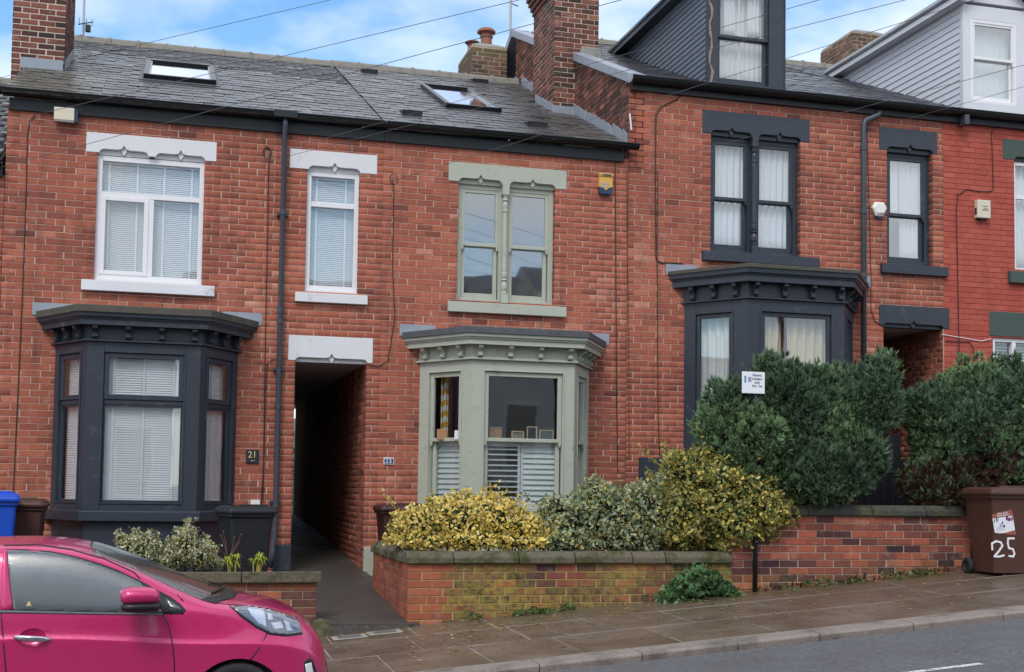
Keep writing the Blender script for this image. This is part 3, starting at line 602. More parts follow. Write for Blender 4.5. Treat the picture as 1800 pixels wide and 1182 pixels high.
shell(H21, XB[1], 1.5, -.1, 6.5, 12.3, (1.0, 3.55)); shell(H21, 1.5, XB[2], 3.36, 6.5, 12.3); shell(H23, XB[2]-.03, XB[3], -.1, 6.6, 10.0, (1.0, 3.55)); shell(H25, XB[3], TN5[0]-.02, .6, 7.5, 12.6, (1.6, 4.6))
shell(H25, TN5[0]-.05, XB[4], 4.2, 7.5, 12.6); shell(H27, XB[4], XB[5], .6, 7.5, 12.6, (1.8, 4.6)); shell(H19, XB[0], XB[1], -.6, 5.5, 12.3)
# roofs
skip25 = lambda x, y: (7.8 < x < 9.07 and y < 4.1 and y > .05)
sk1 = (-.53, .535, 2.05, 3.75); sk2 = (4.08, 5.0, 1.95, 4.15)
r21 = roof(H21, XB[1]-.06, XB[2]-.0, -.17, YR, Z21, S21, lambda x, y: .85 if x < -1.35+.2*random.random() and y < 2.2 else .12*random.random(), 12.5, lambda x, y: sk1[0]-.05 < x < sk1[1]+.05 and sk1[2] < y < sk1[3])
r23 = roof(H23, XB[2], XB[3]-.02, -.17, YR, Z21+.015, S21, lambda x, y: .25*random.random()+(.45 if x > 5.6 else 0), 10.4, lambda x, y: sk2[0]-.05 < x < sk2[1]+.05 and sk2[2] < y < sk2[3] or (x > 6.02 and 2.65 < y < 3.9))
r25 = roof(H25, XB[3]+.3, XB[4], -.12, YR25, Z25, S25, lambda x, y: 0, 12.8, skip25, gauge=.24)
r27 = roof(H27, XB[4]+.002, XB[5], -.12, YR25, Z25+.01, S25, lambda x, y: 0, 12.8, lambda x, y: 12.3 < x < 13.47 and .1 < y < 4.1, gauge=.24)
r19 = roof(H19, XB[0], XB[1]-.08, -.17, YR, 5.72, S21, lambda x, y: .1, 12.5)
skylight(H21, sk1, Z21, S21); skylight(H23, sk2, Z21, S21)
for u, v in ((648, 131), (842, 148), (722, 205), (941, 226)):                # slate-coloured roof vents
    p = PROOF(u, v, Z21, S21); ang = math.atan(S21); R = Matrix.Translation((p.x, p.y, Z21+S21*p.y+.03))@Matrix.Rotation(ang, 4, 'X')
    mb = MB(); mb.loft([[tuple(R@Vector(q)) for q in ((s, -.14, .0), (s, -.14, .085), (s, .18, .03), (s, .18, 0))] for s in (-.15, .15)]); o = mb.build('roof_vent', 'black_plastic', H23, bevel=.004)
    g = MB(); [g.box(-.135, .135, -.146, -.141, .012+.016*i, .02+.016*i) for i in range(4)]; me = g.mesh('vent_grille', 'dark_lead'); q = link('vent_grille', me, o); q.matrix_local = R
# fascia boards, gutters and downpipes
for h, x0, x1, z in ((H21, XB[1]+.02, XB[2], hA1), (H23, XB[2]+.003, 6.37, hA1)):
    MB().box(x0, x1, -.05, .0-.004+.0, z-.0, z+.16).build('fascia', 'black_wood', h, bevel=.004)
gutter(H21, XB[1]-.16, XB[2]-.003, -.135, hA1+.24, .075, clips=.93); gutter(H23, XB[2]+.003, 6.56, -.135, hA1+.24, .075, clips=.93)
MB().box(XB[3]+.02, XB[4]-.004, -.07, -.004, hA2+.02, hA2+.16).build('fascia', 'black_wood', H25); MB().box(XB[4], XB[5], -.07, -.004, hA2+.02, hA2+.16).build('fascia', 'black_wood', H27)
gutter(H25, XB[3]-.02, XB[4], -.14, hA2+.19, .085, 'black_plastic', 1.6); gutter(H27, XB[4]+.01, XB[5], -.14, hA2+.2, .085, 'black_plastic', 1.6)
gutter(H19, XB[0], XB[1]-.03, -.13, 5.66, .06); MB().box(XB[0], XB[1]-.03, -.05, -.004, 5.48, 5.62).build('fascia', 'black_wood', H19)
p0 = PY_(499, 260); px = p0.x; g0 = .42
dp = MB().tube([(px, -.15, hA1+.19), (px, -.15, hA1+.07), (px, -.1, hA1-.04), (px, -.1, 1.0), (px, -.1, .95), (px-.03, -.16, .62), (px-.06, -.17, g0)], .036, 12).build('downpipe', 'grey_pipe', H21, smooth=True)
for z in (5.25, 3.9, 3.75, 2.6, 1.25): MB().tube([(px, -.1, z-.035), (px, -.1, z+.035)], .045, 12).build('pipe_collar', 'grey_pipe', dp, smooth=False)
for z in (5.23, 3.1, 1.3): MB().box(px-.075, px+.075, -.075, -.006, z-.02, z+.02).build('pipe_bracket', 'grey_pipe', dp)
MB().box(px-.16, px+.16, -.225, -.09, hA1+.165, hA1+.27).build('gutter_outlet', 'black_plastic', dp, bevel=.01)
pz = [PY_(u, v, -.1) for u, v in ((1546, 196), (1545, 202), (1520, 213), (1518, 222))]
dp = MB().tube([tuple(p) for p in pz]+[(pz[-1].x, -.1, 6.6), (pz[-1].x, -.1, 1.2)], .042, 12).build('downpipe', 'grey_pipe', H25, smooth=True)
for z in (6.9, 5.9, 4.9, 3.4): MB().tube([(pz[-1].x, -.1, z-.04), (pz[-1].x, -.1, z+.04)], .052, 12).build('pipe_collar', 'grey_pipe', dp)
MB().box(PY_(1683, 200).x, PY_(1691, 200).x, -.2, -.01, hA2-.03, hA2+.12).build('gutter_bracket', 'grey_pipe', H27)
# party wall of 25 rising above the roof of 23
SW = left_face(XB[3], 6.6); mb = MB(SW)
poly = [(6.6-0.0, 6.3), (6.6-.0, Z25-.03), (.1, Z25+S25*6.5-.03), (.1, Z21+S21*6.5-.4)]
mb.prism(poly, -.25, 0.0-.002); pw = mb.build('party_wall', 'dark_mortar', H25)
lay(pw, SW, .1, 6.6, 6.4, 10.5, [], 'chimney_brick', lambda s, h, f: (min(1, max(0, random.gauss(.46, .22))), 0, .1*random.random()), hA2, nmax=160, clip=lambda z, a, b: (max(a, 6.6-max(0, (z-Z21+.1)/S21)), min(b, 6.6-max(0, (z-Z25+.06)/S25))))
def copingrun(y0, y1, n):
    ang = math.atan(S25); L = (y1-y0)/n
    for i in range(n):
        a, b = y0+L*i, y0+L*(i+1)-.012; zz = lambda y: Z25+S25*y-.05
        m = MB(); pr = lambda y: [(XB[3]-.05, y, zz(y)-.0), (XB[3]+.33, y, zz(y)+.02), (XB[3]+.33, y, zz(y)+.12), (XB[3]+.1, y, zz(y)+.16), (XB[3]-.05, y, zz(y)+.15)]
        m.loft([pr(a), pr(b)]); m.build('lead_coping', 'lead', pw, bevel=.01)
MB().tube([PY_(1107, 200, -.012), PY_(1110, 229, -.012)], .012, 6).build('sealant', 'white_mark', H25)
copingrun(-.1, 2.64, 4); copingrun(3.96, 6.7, 4)
m = MB(); m.loft([[(XB[3]-.05, y, z), (XB[3]+.33, y, z), (XB[3]+.33, y, z+.16), (XB[3]-.05, y, z+.16)] for y, z in ((6.72, Z25+S25*6.7-.05), (11.5, Z25+S25*2.0-.05))]); m.build('lead_coping', 'lead', pw)
for i in range(28):                                                        # stepped lead flashing
    y = .02+i*.222
    if 2.5 < y < 3.9 or y > 5.9: continue
    z = Z21+S21*y+.03; m = MB(); sx = XB[3]
    m.prism([], 0, 0) if False else None
    hgt = .17+.03*random.random(); k = random.uniform(-.02, .02)
    V = [(sx-.022-.004*(i % 2), yy, zz) for yy, zz in ((y-.0, z-.02), (y+.215, z+S21*.215-.02), (y+.215+k, z+S21*.215+hgt), (y+.03+k, z+hgt-.02))]
    m.loft([V, [(sx-.008, a[1], a[2]) for a in V]]); m.build('lead_flashing', 'lead', pw)
def flash_strip(h, x, y0, y1, side):
    n = int((y1-y0)/.22)
    for i in range(n):
        y = y0+i*.22; z = Z21+S21*y+.02; V = [(x-.016*side, yy, zz) for yy, zz in ((y, z-.02), (y+.215, z+S21*.215-.02), (y+.215, z+S21*.215+.17), (y+.03, z+.16))]
        MB().loft([V, [(x-.007*side, a[1], a[2]) for a in V]]).build('lead_flashing', 'lead', h)
# chimneys
def sooty(s, h, f): return (min(1, max(0, random.gauss(.52, .2)-.3*(nz2(s, h, 1.3) > .6))), 0, .1*random.random())
c21 = chimney(H21, -2.40, -1.67, 2.18, 3.78, 7.3, 9.75, 'chimney_brick', 'chimney_mortar', corb=3, hA=.01, J=.017, tintf=lambda s, h, f: (min(1, max(0, random.gauss(.48, .22))), 0, 0), label='tall dark red chimney with pale thick mortar joints')
MB().box(-2.28, -1.68, 2.13, 2.165, 7.6, 7.77).build('lead_flashing', 'lead', c21, bevel=.006); flash_strip(c21, -1.67, 2.2, 3.78, -1)
c25 = chimney(H25, 6.09, 6.87, 2.65, 3.93, 7.6, 9.95, 'chimney_brick', 'chimney_mortar', corb=4, hA=.03, tintf=sooty, label='soot stained chimney rising through the party wall')
MB().box(6.09-.03, 6.46, 2.60, 2.637, Z21+S21*2.62-.05, Z21+S21*2.62+.16).build('lead_flashing', 'lead', c25, bevel=.006); flash_strip(c25, 6.09, 2.65, 3.9, 1)
MB().box(6.55, 6.92, 2.58, 2.64, Z25+S25*2.6-.02, Z25+S25*2.6+.22).build('cement_fillet', 'cement', c25, bevel=.02)
c23 = chimney(H23, 5.66, 6.40, 7.0, 8.2, 8.9, 10.42, 'old_chimney_brick', 'grey_mortar', hA=.05, pots=((6.06, 7.4, .5, .125), (5.79, 7.5, .24, .1)), tintf=lambda s, h, f: (min(1, max(0, random.gauss(.34, .2))), 0, .2+.5*(h > 10.2)), label='weathered rear chimney with one clay pot and mossy top')
c27 = chimney(H27, 14.18, 14.98, 6.9, 8.3, 10., 11.6, 'old_chimney_brick', 'grey_mortar', hA=.02, tintf=lambda s, h, f: (min(1, max(0, random.gauss(.5, .2))), 0, .2), label='weathered grey brown chimney behind the ridge')
c21b = chimney(H21, -1.75, -1.38, 9.0, 9.6, 9.0, 10.32, 'chimney_brick', 'chimney_mortar', hA=.02, nmax=20, label='small chimney stub behind the ridge')
# ------------------------------------------------------------------ windows of 21
def upvc_window(h, x0, x1, z0, z1, lin, sl, lmat, lights, trans, mull=None, smat='white_paint'):
    w = ring(MB(FRONT), x0-.004, x1+.004, z0+.02, z1-.01, .07, -.13, -.05).build('window', 'upvc', h, bevel=.004)
    MB(FRONT).box(x0, x1, -.125, -.03, z0-.0, z0+.028).build('subsill', 'upvc', w)
    if mull: MB(FRONT).box(mull-.035, mull+.035, -.125, -.053, z0+.09, trans-.035).build('mullion', 'upvc', w, bevel=.003)
    MB(FRONT).box(x0+.066, x1-.066, -.126, -.052, trans-.035, trans+.035).build('transom', 'upvc', w, bevel=.003)
    f = lambda a, b, c, d: MB(FRONT).box(a, b, -.10, -.092, c, d).build('pane', 'glass', w)
    f(x0+.06, x1-.06, trans+.03, z1-.075)
    if mull:
        sash(w, FRONT, x0+.06, mull-.03, z0+.085, trans-.025, .06, -.042, 'upvc', name='casement'); f(mull+.03, x1-.06, z0+.085, trans-.03)
    else: f(x0+.06, x1-.06, z0+.085, trans-.03)
    lintel(w, *lin, lights, lmat); sill(w, *sl, smat); return w
LA = rect(151.5, 381, 241.5, 276); SA = rect(143, 377, 497, 516.5); mA = (A[0]+A[1])/2
upvc_window(H21, *A, LA, SA, 'white_paint', [(A[0]+.02, mA-.05), (mA+.05, A[1]-.0)], PY_(263, 345).z, PY_(264, 420).x)
LB = rect(509.4, 663, 267.7, 301.5); SB = rect(518, 645, 516.5, 534)
upvc_window(H21, *B, LB, SB, 'white_paint', [(B[0]+.02, B[1]-.0)], PY_(585, 360).z)
blind('white venetian blind with tapes behind the wide white window above the dark bay', FRONT, A[0]+.05, A[1]-.05, A[2]+.06, A[3]-.05, -.17, (.08, .36, .63, .91), group='venetian blinds in house 21')
blind('white venetian blind behind the narrow white window over the passage', FRONT, B[0]+.05, B[1]-.05, B[2]+.06, B[3]-.05, -.17, (.16, .8), group='venetian blinds in house 21')
LT = rect(506.8, 655.2, 592.5, 636.2); lintel(H21, *LT, [(TN[0], TN[1])], 'white_paint', cut=.045)
zm21 = PY_(255, 708, -.75).z
b21, fc21 = bay(H21, BX21, .75, zb21, 'navy_paint', ((.13, .17, 'casement', zm21), (.20, .20, 'casement', zm21), (.17, .13, 'casement', zm21)), 'navy painted bay window with white blinds', top='lead', gl='glass')
for i, ((a_, b_, e), nm) in enumerate(zip(fc21, ('left', 'centre', 'right'))):
    fr = Fr((a_[0], a_[1], 0), (e[0], e[1], 0), (e[1], -e[0], 0)); ln = math.hypot(b_[0]-a_[0], b_[1]-a_[1])
    lb = {'left': 'narrow white blind in the left side of the dark bay window', 'centre': 'broad white venetian blind in the middle of the dark bay window', 'right': 'narrow white blind in the right side of the dark bay, beside the number plate'}[nm]
    blind(lb, fr, (.16 if i != 1 else .2), ln-(.16 if i != 1 else .2), zb21[3]+.02, zb21[4]-.0, -.13, ((.5,) if i != 1 else (.12, .5, .88)), .030, 'venetian blinds in house 21', .0145)
MB().box(PY_(480, 960).x, TN[0], -.05, -.0, .32, PY_(497, 958).z).build('plinth', 'navy_paint', H21, bevel=.006)
MB().box(XB[1], BX21[0]-.02, -.012, .02, -.1, .45).build('plinth', 'dark_mortar', H21)
# ------------------------------------------------------------------ windows of 23
def twin_sash(h, O, lin, sl, mat, xm, zm, gl, dface=-.05):
    w = ring(MB(FRONT), O[0]-.004, O[1]+.004, O[2]+.0, O[3], .075, -.17, dface-.03, wb=.06).build('window', mat, h, bevel=.004)
    MB(FRONT).box(xm-.075, xm+.075, -.168, dface-.034, O[2]+.06, O[3]-.075).build('mullion', mat, w)
    for a, b in ((O[0]+.07, xm-.074), (xm+.074, O[1]-.07)): sash_pair(w, FRONT, a, b, O[2]+.062, O[3]-.072, zm, dface-.04, mat, gl)
    column(w, xm, O[2]+.005, O[3]+.02, -.03, mat)
    lintel(w, *lin, [(O[0]+.01, xm-.06), (xm+.06, O[1])], mat); sill(w, *sl, mat); return w
LC = rect(788.3, 995.7, 292.6, 326); SC_ = rect(786, 993.3, 534.4, 553.5)
twin_sash(H23, C, LC, SC_, 'sage_paint', PY_(888, 430).x, PY_(888, 432).z, 'old_glass')
zm23 = PY_(920, 775, -.85).z
b23, fc23 = bay(H23, BX23, .85, zb23, 'sage_paint', ((.20, .21, 'sash', zm23), (.17, .17, 'sash', zm23), (.21, .20, 'sash', zm23)), 'sage green bay window with bracketed cornice', edge='dark_lead', top='lead', base='sage_paint', gl='glass')
q0, q1 = PY_(645, 975), PY_(662, 1005)
MB().box(TN[1]+.002, TN[1]+.26, -.05, .02, .1, PY_(650, 962).z).build('plinth', 'sage_paint', H23, bevel=.01)
# ------------------------------------------------------------------ windows of 25 and 27
LD = rect(1234.3, 1422.7, 202, 242); SD = rect(1232.8, 1437, 447, 465)
twin_sash(H25, D, LD, SD, 'navy_paint', PY_(1327, 345).x, PY_(1327, 351).z, 'glass', -.07)
LE = rect(1545, 1646.7, 228, 267); SE = rect(1546.7, 1663, 466.5, 484)
wE = ring(MB(FRONT), E_[0], E_[1], E_[2], E_[3], .08, -.18, -.11).build('window', 'navy_paint', H25, bevel=.004)
sash_pair(wE, FRONT, E_[0]+.075, E_[1]-.075, E_[2]+.06, E_[3]-.075, PY_(1600, 377).z, -.115, 'navy_paint', 'old_glass'); lintel(wE, *LE, [(E_[0]+.01, E_[1])], 'navy_paint'); sill(wE, *SE, 'navy_paint')
lintel(H25, *rect(1545, 1668.3, 539, 575.7), [(TN5[0], TN5[1])], 'navy_paint', cut=.045)
zm25 = 3.0
b25, fc25 = bay(H25, BX25, .85, zb25, 'navy_paint', ((.20, .26, 'single', zm25), (.21, .21, 'single', zm25), (.26, .2, 'single', zm25)), 'navy bay window with cream curtains behind the conifer', edge='stone_edge', top='dark_lead', gl='glass')
MB().box(XB[3]+.2, BX25[0]-.0, -.012, .02, .9, PY_(1150, 805).z).build('plinth', 'navy_paint', H25)
w7 = ring(MB(FRONT), *U27, .07, -.14, -.06).build('window', 'upvc', H27); MB(FRONT).box(U27[0]+.06, U27[1]-.06, -.13, -.065, PY_(1790, 345).z-.03, PY_(1790, 345).z+.03).build('transom', 'upvc', w7)
MB(FRONT).box(U27[0]+.06, U27[1]-.06, -.10, -.092, U27[2]+.06, U27[3]-.06).build('pane', 'glass', w7)
lintel(w7, PY_(1762, 260).x, U27[1]+.2, U27[3], PY_(1790, 247).z, [(U27[0]+.01, U27[1])], 'green_stone'); sill(w7, PY_(1771, 490).x, U27[1]+.15, PY_(1790, 499).z, U27[2], 'green_stone')
w8 = ring(MB(FRONT), *G27, .06, -.12, -.03).build('window', 'upvc', H27); MB(FRONT).box(G27[0]+.38, G27[0]+.45, -.115, -.033, G27[2]+.06, G27[3]-.06).build('mullion', 'upvc', w8)
MB(FRONT).box(G27[0]+.05, G27[1]-.05, -.10, -.092, G27[2]+.06, G27[3]-.06).build('pane', 'glass', w8)
lintel(w8, PY_(1739, 570).x, G27[1]+.2, PY_(1770, 592).z, PY_(1770, 549).z, [], 'green_stone', plain=True)
# ------------------------------------------------------------------ dormers
def dormer(h, x0, x1, yf, z0, zt, zg, mat, bmat, label, pitch, win, wmat, over=.16, fasc=.15, gl='glass', trim=None):
    roofz = lambda y: Z25+S25*y+.03; yb = (zt-Z25)/S25
    d = MB().prism([], 0, 0) if False else MB()
    # front frame
    f = Fr((0, yf, 0), (1, 0, 0), (0, -1, 0)); d.fr = f; slab_holes(d, x0, x1, z0, zt, [win], 0, -.12); o = d.build('dormer', mat, h, label=label)
    for side, x in ((-1, x0), (1, x1)):
        fr = left_face(x, yb) if side < 0 else right_face(x, yf); n = int((zt-z0)/pitch)+1
        core = MB(); V = [(x-side*.03, yf+.13, z0-.1), (x-side*.03, yb+.2, zt), (x-side*.03, yf+.13, zt)]; core.loft([V, [(x-side*.09, a[1], a[2]) for a in V]]); core.build('cheek', mat, o)
        for i in range(n):
            za = zt-(i+1)*pitch; ya = max(yf+.06, (za-Z25-.03)/S25)
            zc = za+pitch; yc = max(yf+.06, (zc-Z25-.03)/S25)
            y_st = yf+.06
            if yc-y_st < .08: continue
            V = [(x+side*.012, y_st, max(za, roofz(y_st)-.05)), (x+side*.012, max(ya, y_st+.01), max(za, roofz(y_st)-.05)), (x+side*.0, yc, zc-.004), (x+side*.0, y_st, zc-.004)]
            MB().loft([V, [(x-side*.028, a[1], a[2]) for a in V]]).build('board', bmat, o)
        MB().box(min(x, x+side*.02), max(x, x+side*.02), yf-.015, yf+.075, z0, zt).build('corner_trim', trim or mat, o, bevel=.004)
        # eaves fascia along the cheek
        xa, xb = (x-over, x+.02) if side < 0 else (x-.02, x+over)
        MB().box(xa, xb, yf-.12, yb+.25, zt, zt+.05).build('soffit', mat, o); xe = xa if side < 0 else xb
        MB().box(xe-.012, xe+.012, yf-.14, yb+.3, zt-.0, zt+fasc).build('fascia', mat, o, bevel=.003)
    xm = (x0+x1)/2; zr = zt+.06+(zg-zt)
    for s in (-1, 1):
        e = x0-over-.03 if s < 0 else x1+over+.03
        m = MB(); V = [(e, zt+.1), (xm, zr), (xm, zr+.05), (e, zt+.15)]; m.loft([[(x, y, z) for x, z in V] for y in (yf-.16, yb+2.6)]); m.build('dormer_roof', 'slate', o)
        b = MB(); V = [(e, zt+.0), (xm, zr-.1), (xm, zr+.05), (e, zt+.15)]; b.loft([[(x, y, z) for x, z in V] for y in (yf-.19, yf-.165)]); b.build('bargeboard', wmat, o)
    MB().prism([(x0-.02, zt+.052), (x1+.02, zt+.052), (xm, zr-.02)], -(yf-.0), -(yf+.1)) if False else None
    g = MB(f); g.prism([(x0-.05, zt+.052), (x1+.05, zt+.052), (xm, zr-.02)], -.1, .01); g.build('gable', wmat, o)
    return o, f
zt5 = 9.45; d25x = (7.80, 9.07); win5 = (PY_(1262, 70, .15).x, PY_(1352, 70, .15).x, PY_(1310, 148, .15).z, zt5-.12)
d25, f5 = dormer(H25, *d25x, .15, Z25+S25*.15-.02, zt5, 10.1, 'navy_paint', 'board_navy', 'dormer clad in dark blue grey boards', .088, win5, 'navy_paint', fasc=.17)
sash_pair(d25, f5, *win5, PY_(1308, 67, .15).z, -.03, 'navy_paint', 'glass', horns=False)
m = MB(f5); m.prism([(7.80, z) if i % 2 else (7.80, z) for i, z in enumerate((7.7, 7.7))]+[], 0, 0) if False else None
pl = [(PY_(1246, 150, .15).x, 7.72)]+[(PY_(1247+3*math.sin(i*1.7), 140-14*i, .15).x, PY_(1247, 140-14*i, .15).z) for i in range(1, 13)]
pl2 = [(x+.035+.018*math.sin(i*2.3), z) for i, (x, z) in enumerate(pl)]; m = MB(f5); m.prism(pl+pl2[::-1], .001, .012); m.build('flaking_edge', 'flaking_wood', d25)
zt7 = 9.53; win7 = (PY_(1706, 110, .2).x, PY_(1787, 110, .2).x, PY_(1745, 184, .2).z, PY_(1745, 38, .2).z)
d27, f7 = dormer(H27, 12.31, 13.50, .2, Z25+S25*.2+.0, zt7, 10.15, 'board_white', 'board_white', 'dormer clad in white boards', .112, win7, 'board_white', fasc=.16)
ring(MB(f7), win7[0], win7[1], win7[2], win7[3], .055, -.09, -.0).build('window_frame', 'upvc', d27, bevel=.004); sash_pair(d27, f7, win7[0]+.05, win7[1]-.05, win7[2]+.05, win7[3]-.05, PY_(1745, 105, .2).z, -.01, 'upvc', 'old_glass', w=.04)
for dd, x0, x1, y in ((d25, 7.85, 9.02, .6), (d27, 12.36, 13.45, .6)): MB().box(x0, x1, y+.5, y+.55, 7.6, 9.4).build('inner_wall_screen', 'plaster', dd)
# ------------------------------------------------------------------ passages
def passage(h, x0, x1, z0, z1, yb, yb2, hA, mat='brick', nm=70, base=.2):
    p = MB().box(x0-.12, x1+.12, .05, yb, z1, z1+.1).build('passage', 'render_white', h)
    MB().box(x0-.12, x0, .02, yb, z0, z1).build('passage_wall', 'dark_mortar', p); r = MB().box(x1+.001, x1+.12, .02, yb2, z0, z1).build('passage_wall', 'mortar', p)
    lay(r, left_face(x1, 8.), 0, 7.99, base, z1, [], mat, lambda s, hh, f: (random.gauss(.6, .14), 0, 0), hA, nmax=nm, phase=.07, proud=.005)
    return p
ps = passage(H21, TN[0], TN[1], -.1, 3.25, 12.4, 10.25, hA1); passage(H25, TN5[0], TN5[1], .8, TN5[3]+.02, 9, 9, hA2)
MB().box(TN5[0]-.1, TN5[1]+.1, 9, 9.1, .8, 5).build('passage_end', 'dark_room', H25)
# ------------------------------------------------------------------ ground, road, pavement
KY = -6.93                                                       # kerb line; the pavement falls gently towards it
def pz(x, y): return gz(x)+.018*(y+3.85)
def sheet(name, x0, x1, ys, zf, mat, nx=24, th=.25):
    mb = MB(); cols = [x0+(x1-x0)*i/nx for i in range(nx+1)]
    top = [[mb.pt(x, y, zf(x, y)) for y in ys] for x in cols]
    for A_, B_ in zip(top, top[1:]):
        for j in range(len(ys)-1): mb.face((A_[j], B_[j], B_[j+1], A_[j+1]))
    return struct(mb.build(name, mat))
gb = MB(); gb.quad((-600, -600, gz(-600)-.5), (600, -600, gz(600)-.5), (600, 600, gz(600)-.5), (-600, 600, gz(-600)-.5)); struct(gb.build('ground', 'soil'))
rz = lambda x, y: gz(x)-.068-.012*abs(y+10.4)
sheet('road', -40, 40, [KY-.1-.5*i for i in range(16)], rz, 'tarmac', 60)
sheet('pavement_bed', -30, 30, [-3.7, -5, KY+.29], lambda x, y: pz(x, y)-.004, 'paving_joint', 40)
pv = struct(MB().box(-30, 30, KY-7.9, KY-7.85, -6, -5.5).build('pavement', 'paving')) if False else None
pv = sheet('pavement', -30, 30, [-14.35, -17, -21], lambda x, y: gz(x)-.13, 'paving', 20)
rows = [(-3.86, -4.612), (-4.638, -5.572), (-5.598, KY+.30)]
for r, (ya, yb) in enumerate(rows):
    x = -9+.37*r
    while x < 14:
        w = random.uniform(.82, 1.12); a, b = x+.008, x+w-.008; x += w
        t = random.uniform(-.006, .006); q = MB(); dz = [random.uniform(-.004, .004) for _ in range(4)]
        cs = [(a, ya-.005), (b, ya-.005), (b, yb+.005), (a, yb+.005)]
        q.loft([[(cx, cy, pz(cx, cy)-.05) for cx, cy in cs], [(cx, cy, pz(cx, cy)+d) for (cx, cy), d in zip(cs, dz)]]); o = q.build('paving_slab', 'paving', pv, bevel=.006); o.color = (random.random(), 0, 0, 1)
kb = struct(MB().box(-30, 30, KY+.0, KY+.14, -7, -6.9).build('kerb', 'kerb_stone')) if False else None
x = -9.; kb = None
while x < 14:
    w = random.uniform(.8, 1.05); a, b = x+.004, x+w-.004; x += w; q = MB(); top = lambda c, y: pz(c, y)+.003
    q.loft([[(c, KY+.295, pz(c, KY)-.2), (c, KY-.005, pz(c, KY)-.2), (c, KY-.005, top(c, KY)-.02), (c, KY+.012, top(c, KY)), (c, KY+.295, top(c, KY+.295))] for c in (a, b)])
    if kb is None: kb = struct(q.build('kerb', 'kerb_stone', bevel=.006))
    else: q.build('kerb_stone', 'kerb_stone', kb, bevel=.006)
p1, p2 = None, None
def onroad(u, v):
    d = ray(u, v); t = 6.
    for _ in range(60):
        p = CAM+d*t; t += (p.z-rz(p.x, p.y)-.004)*1.2/abs(d.z)*.5
    return CAM+d*t
a_, b_ = onroad(1725, 1167), onroad(1560, 1190); mb = MB()
dx = (b_-a_).normalized()
mb.loft([[(p.x, p.y-.035, rz(p.x, p.y)+.004), (p.x, p.y+.035, rz(p.x, p.y)+.004), (p.x, p.y+.035, rz(p.x, p.y)+.006), (p.x, p.y-.035, rz(p.x, p.y)+.006)] for p in (Vector((a_.x, a_.y, 0)), Vector((a_.x-3.0, a_.y, 0)))]); struct(mb.build('road_marking', 'road_paint'))
# alley path and gardens
mb = MB(); ids = []
for y, z in ((-3.97, .062), (-2.5, .17), (-1.2, .28), (0, .36), (3, .55), (6, .72), (12.6, .98)): ids.append([mb.pt(x, y, z+.006*math.sin(y*3+x)) for x in (1.5, 1.9, 2.3, 2.66)])
for A_, B_ in zip(ids, ids[1:]):
    for i in range(3): mb.face((A_[i], A_[i+1], B_[i+1], B_[i]))
mb.quad((1.5, -3.97, .062), (2.66, -3.97, .062), (2.66, -3.97, -.2), (1.5, -3.97, -.2)); struct(mb.build('path', 'path_tarmac'))
struct(MB().box(-8, 1.499, -3.7, .0, -1, .22).build('garden_bed', 'soil')); struct(MB().box(2.661, 6.42, -3.7, -1.5, -1, .66).build('garden_bed', 'soil')); struct(MB().box(2.661, 6.42, -1.499, 0, -1, .30).build('garden_path', 'path_tarmac')); struct(MB().box(6.43, 16, -3.7, 0, -.5, 1.17).build('garden_bed', 'soil'))
struct(MB().box(-8, 1.5, 12.7, 30, -1, .9).build('back_yard', 'paving'))
struct(MB().box(1.501, 9, 10.3, 30, -1, .85).build('back_yard', 'paving'))
# ------------------------------------------------------------------ garden walls
def gwall(label, x0, x1, zt, mat, mort, tintf, hA, cop, cmat, back=True, vis=None, zlow=None, phase=0., garden=0, ret=None, copx=None):
    t = thing('garden_wall', label, 'wall', ((x0+x1)/2, -3.74, gz((x0+x1)/2)))
    zl = gz(x0)-.12; co = MB().box(x0+.002, x1-.002, -3.85+.001, -3.64, zl-.1, zt).build('core', mort, t)
    F = Fr((0, -3.85, 0), (1, 0, 0), (0, -1, 0)); lay(co, F, x0, x1, zl, zt, [], mat, tintf, hA, H=.0865, J=.011, proud=.008, phase=phase, vis=vis, garden=garden)
    xs = copx
    for a, b in zip(xs, xs[1:]):
        m = MB(); pr = cop; j = [random.uniform(-.006, .006) for _ in range(4)]
        m.loft([[(c, -3.745+d, zt+z+j[k % 4]*.4) for k, (d, z) in enumerate(pr)] for c in (a+.004, (a+b)/2, b-.004)]); m.build('coping_stone', cmat, t, bevel=.012)
    return t, co
CP = [(-.16, .005), (.16, .005), (.16, .075), (.10, .135), (-.10, .135), (-.16, .075)]
def gt21(s, h, f): return (min(1, max(0, random.gauss(.42, .16))), 0, .25*random.random())
W21, _ = gwall('low red brick garden wall with mossy stone coping behind the pink car', -5.5, PY_(556, 1050, -3.85).x, .50, 'garden_brick', 'grey_mortar', gt21, .50, [(-.165, .004), (.165, .004), (.165, .09), (-.165, .125)], 'old_stone', copx=[-5.5, -4.3, -3.2, -2.1, -1.2, -.3, PY_(425, 1010, -3.9).x, PY_(566, 1010, -3.9).x])
lay(_, right_face(PY_(556, 1050, -3.85).x-.003, -3.85), 0, .2, -.2, .5, [], 'garden_brick', gt21, .5, L=1, phase=-.3, nmax=6)
def gt23(s, h, f):
    left = s < 2.9; v = random.gauss(.72, .08) if left else random.gauss(.34, .2); m = max(0, min(1, 1.5*nz2(s*1.0+3, h*2.4, 1.4)-.35+(.3 if h < .3 else 0)))*(.12 if left else .8)
    return (min(1, max(0, v)), 0, m)
x23 = 2.545; x25 = PY_(1286, 1000, -3.85).x
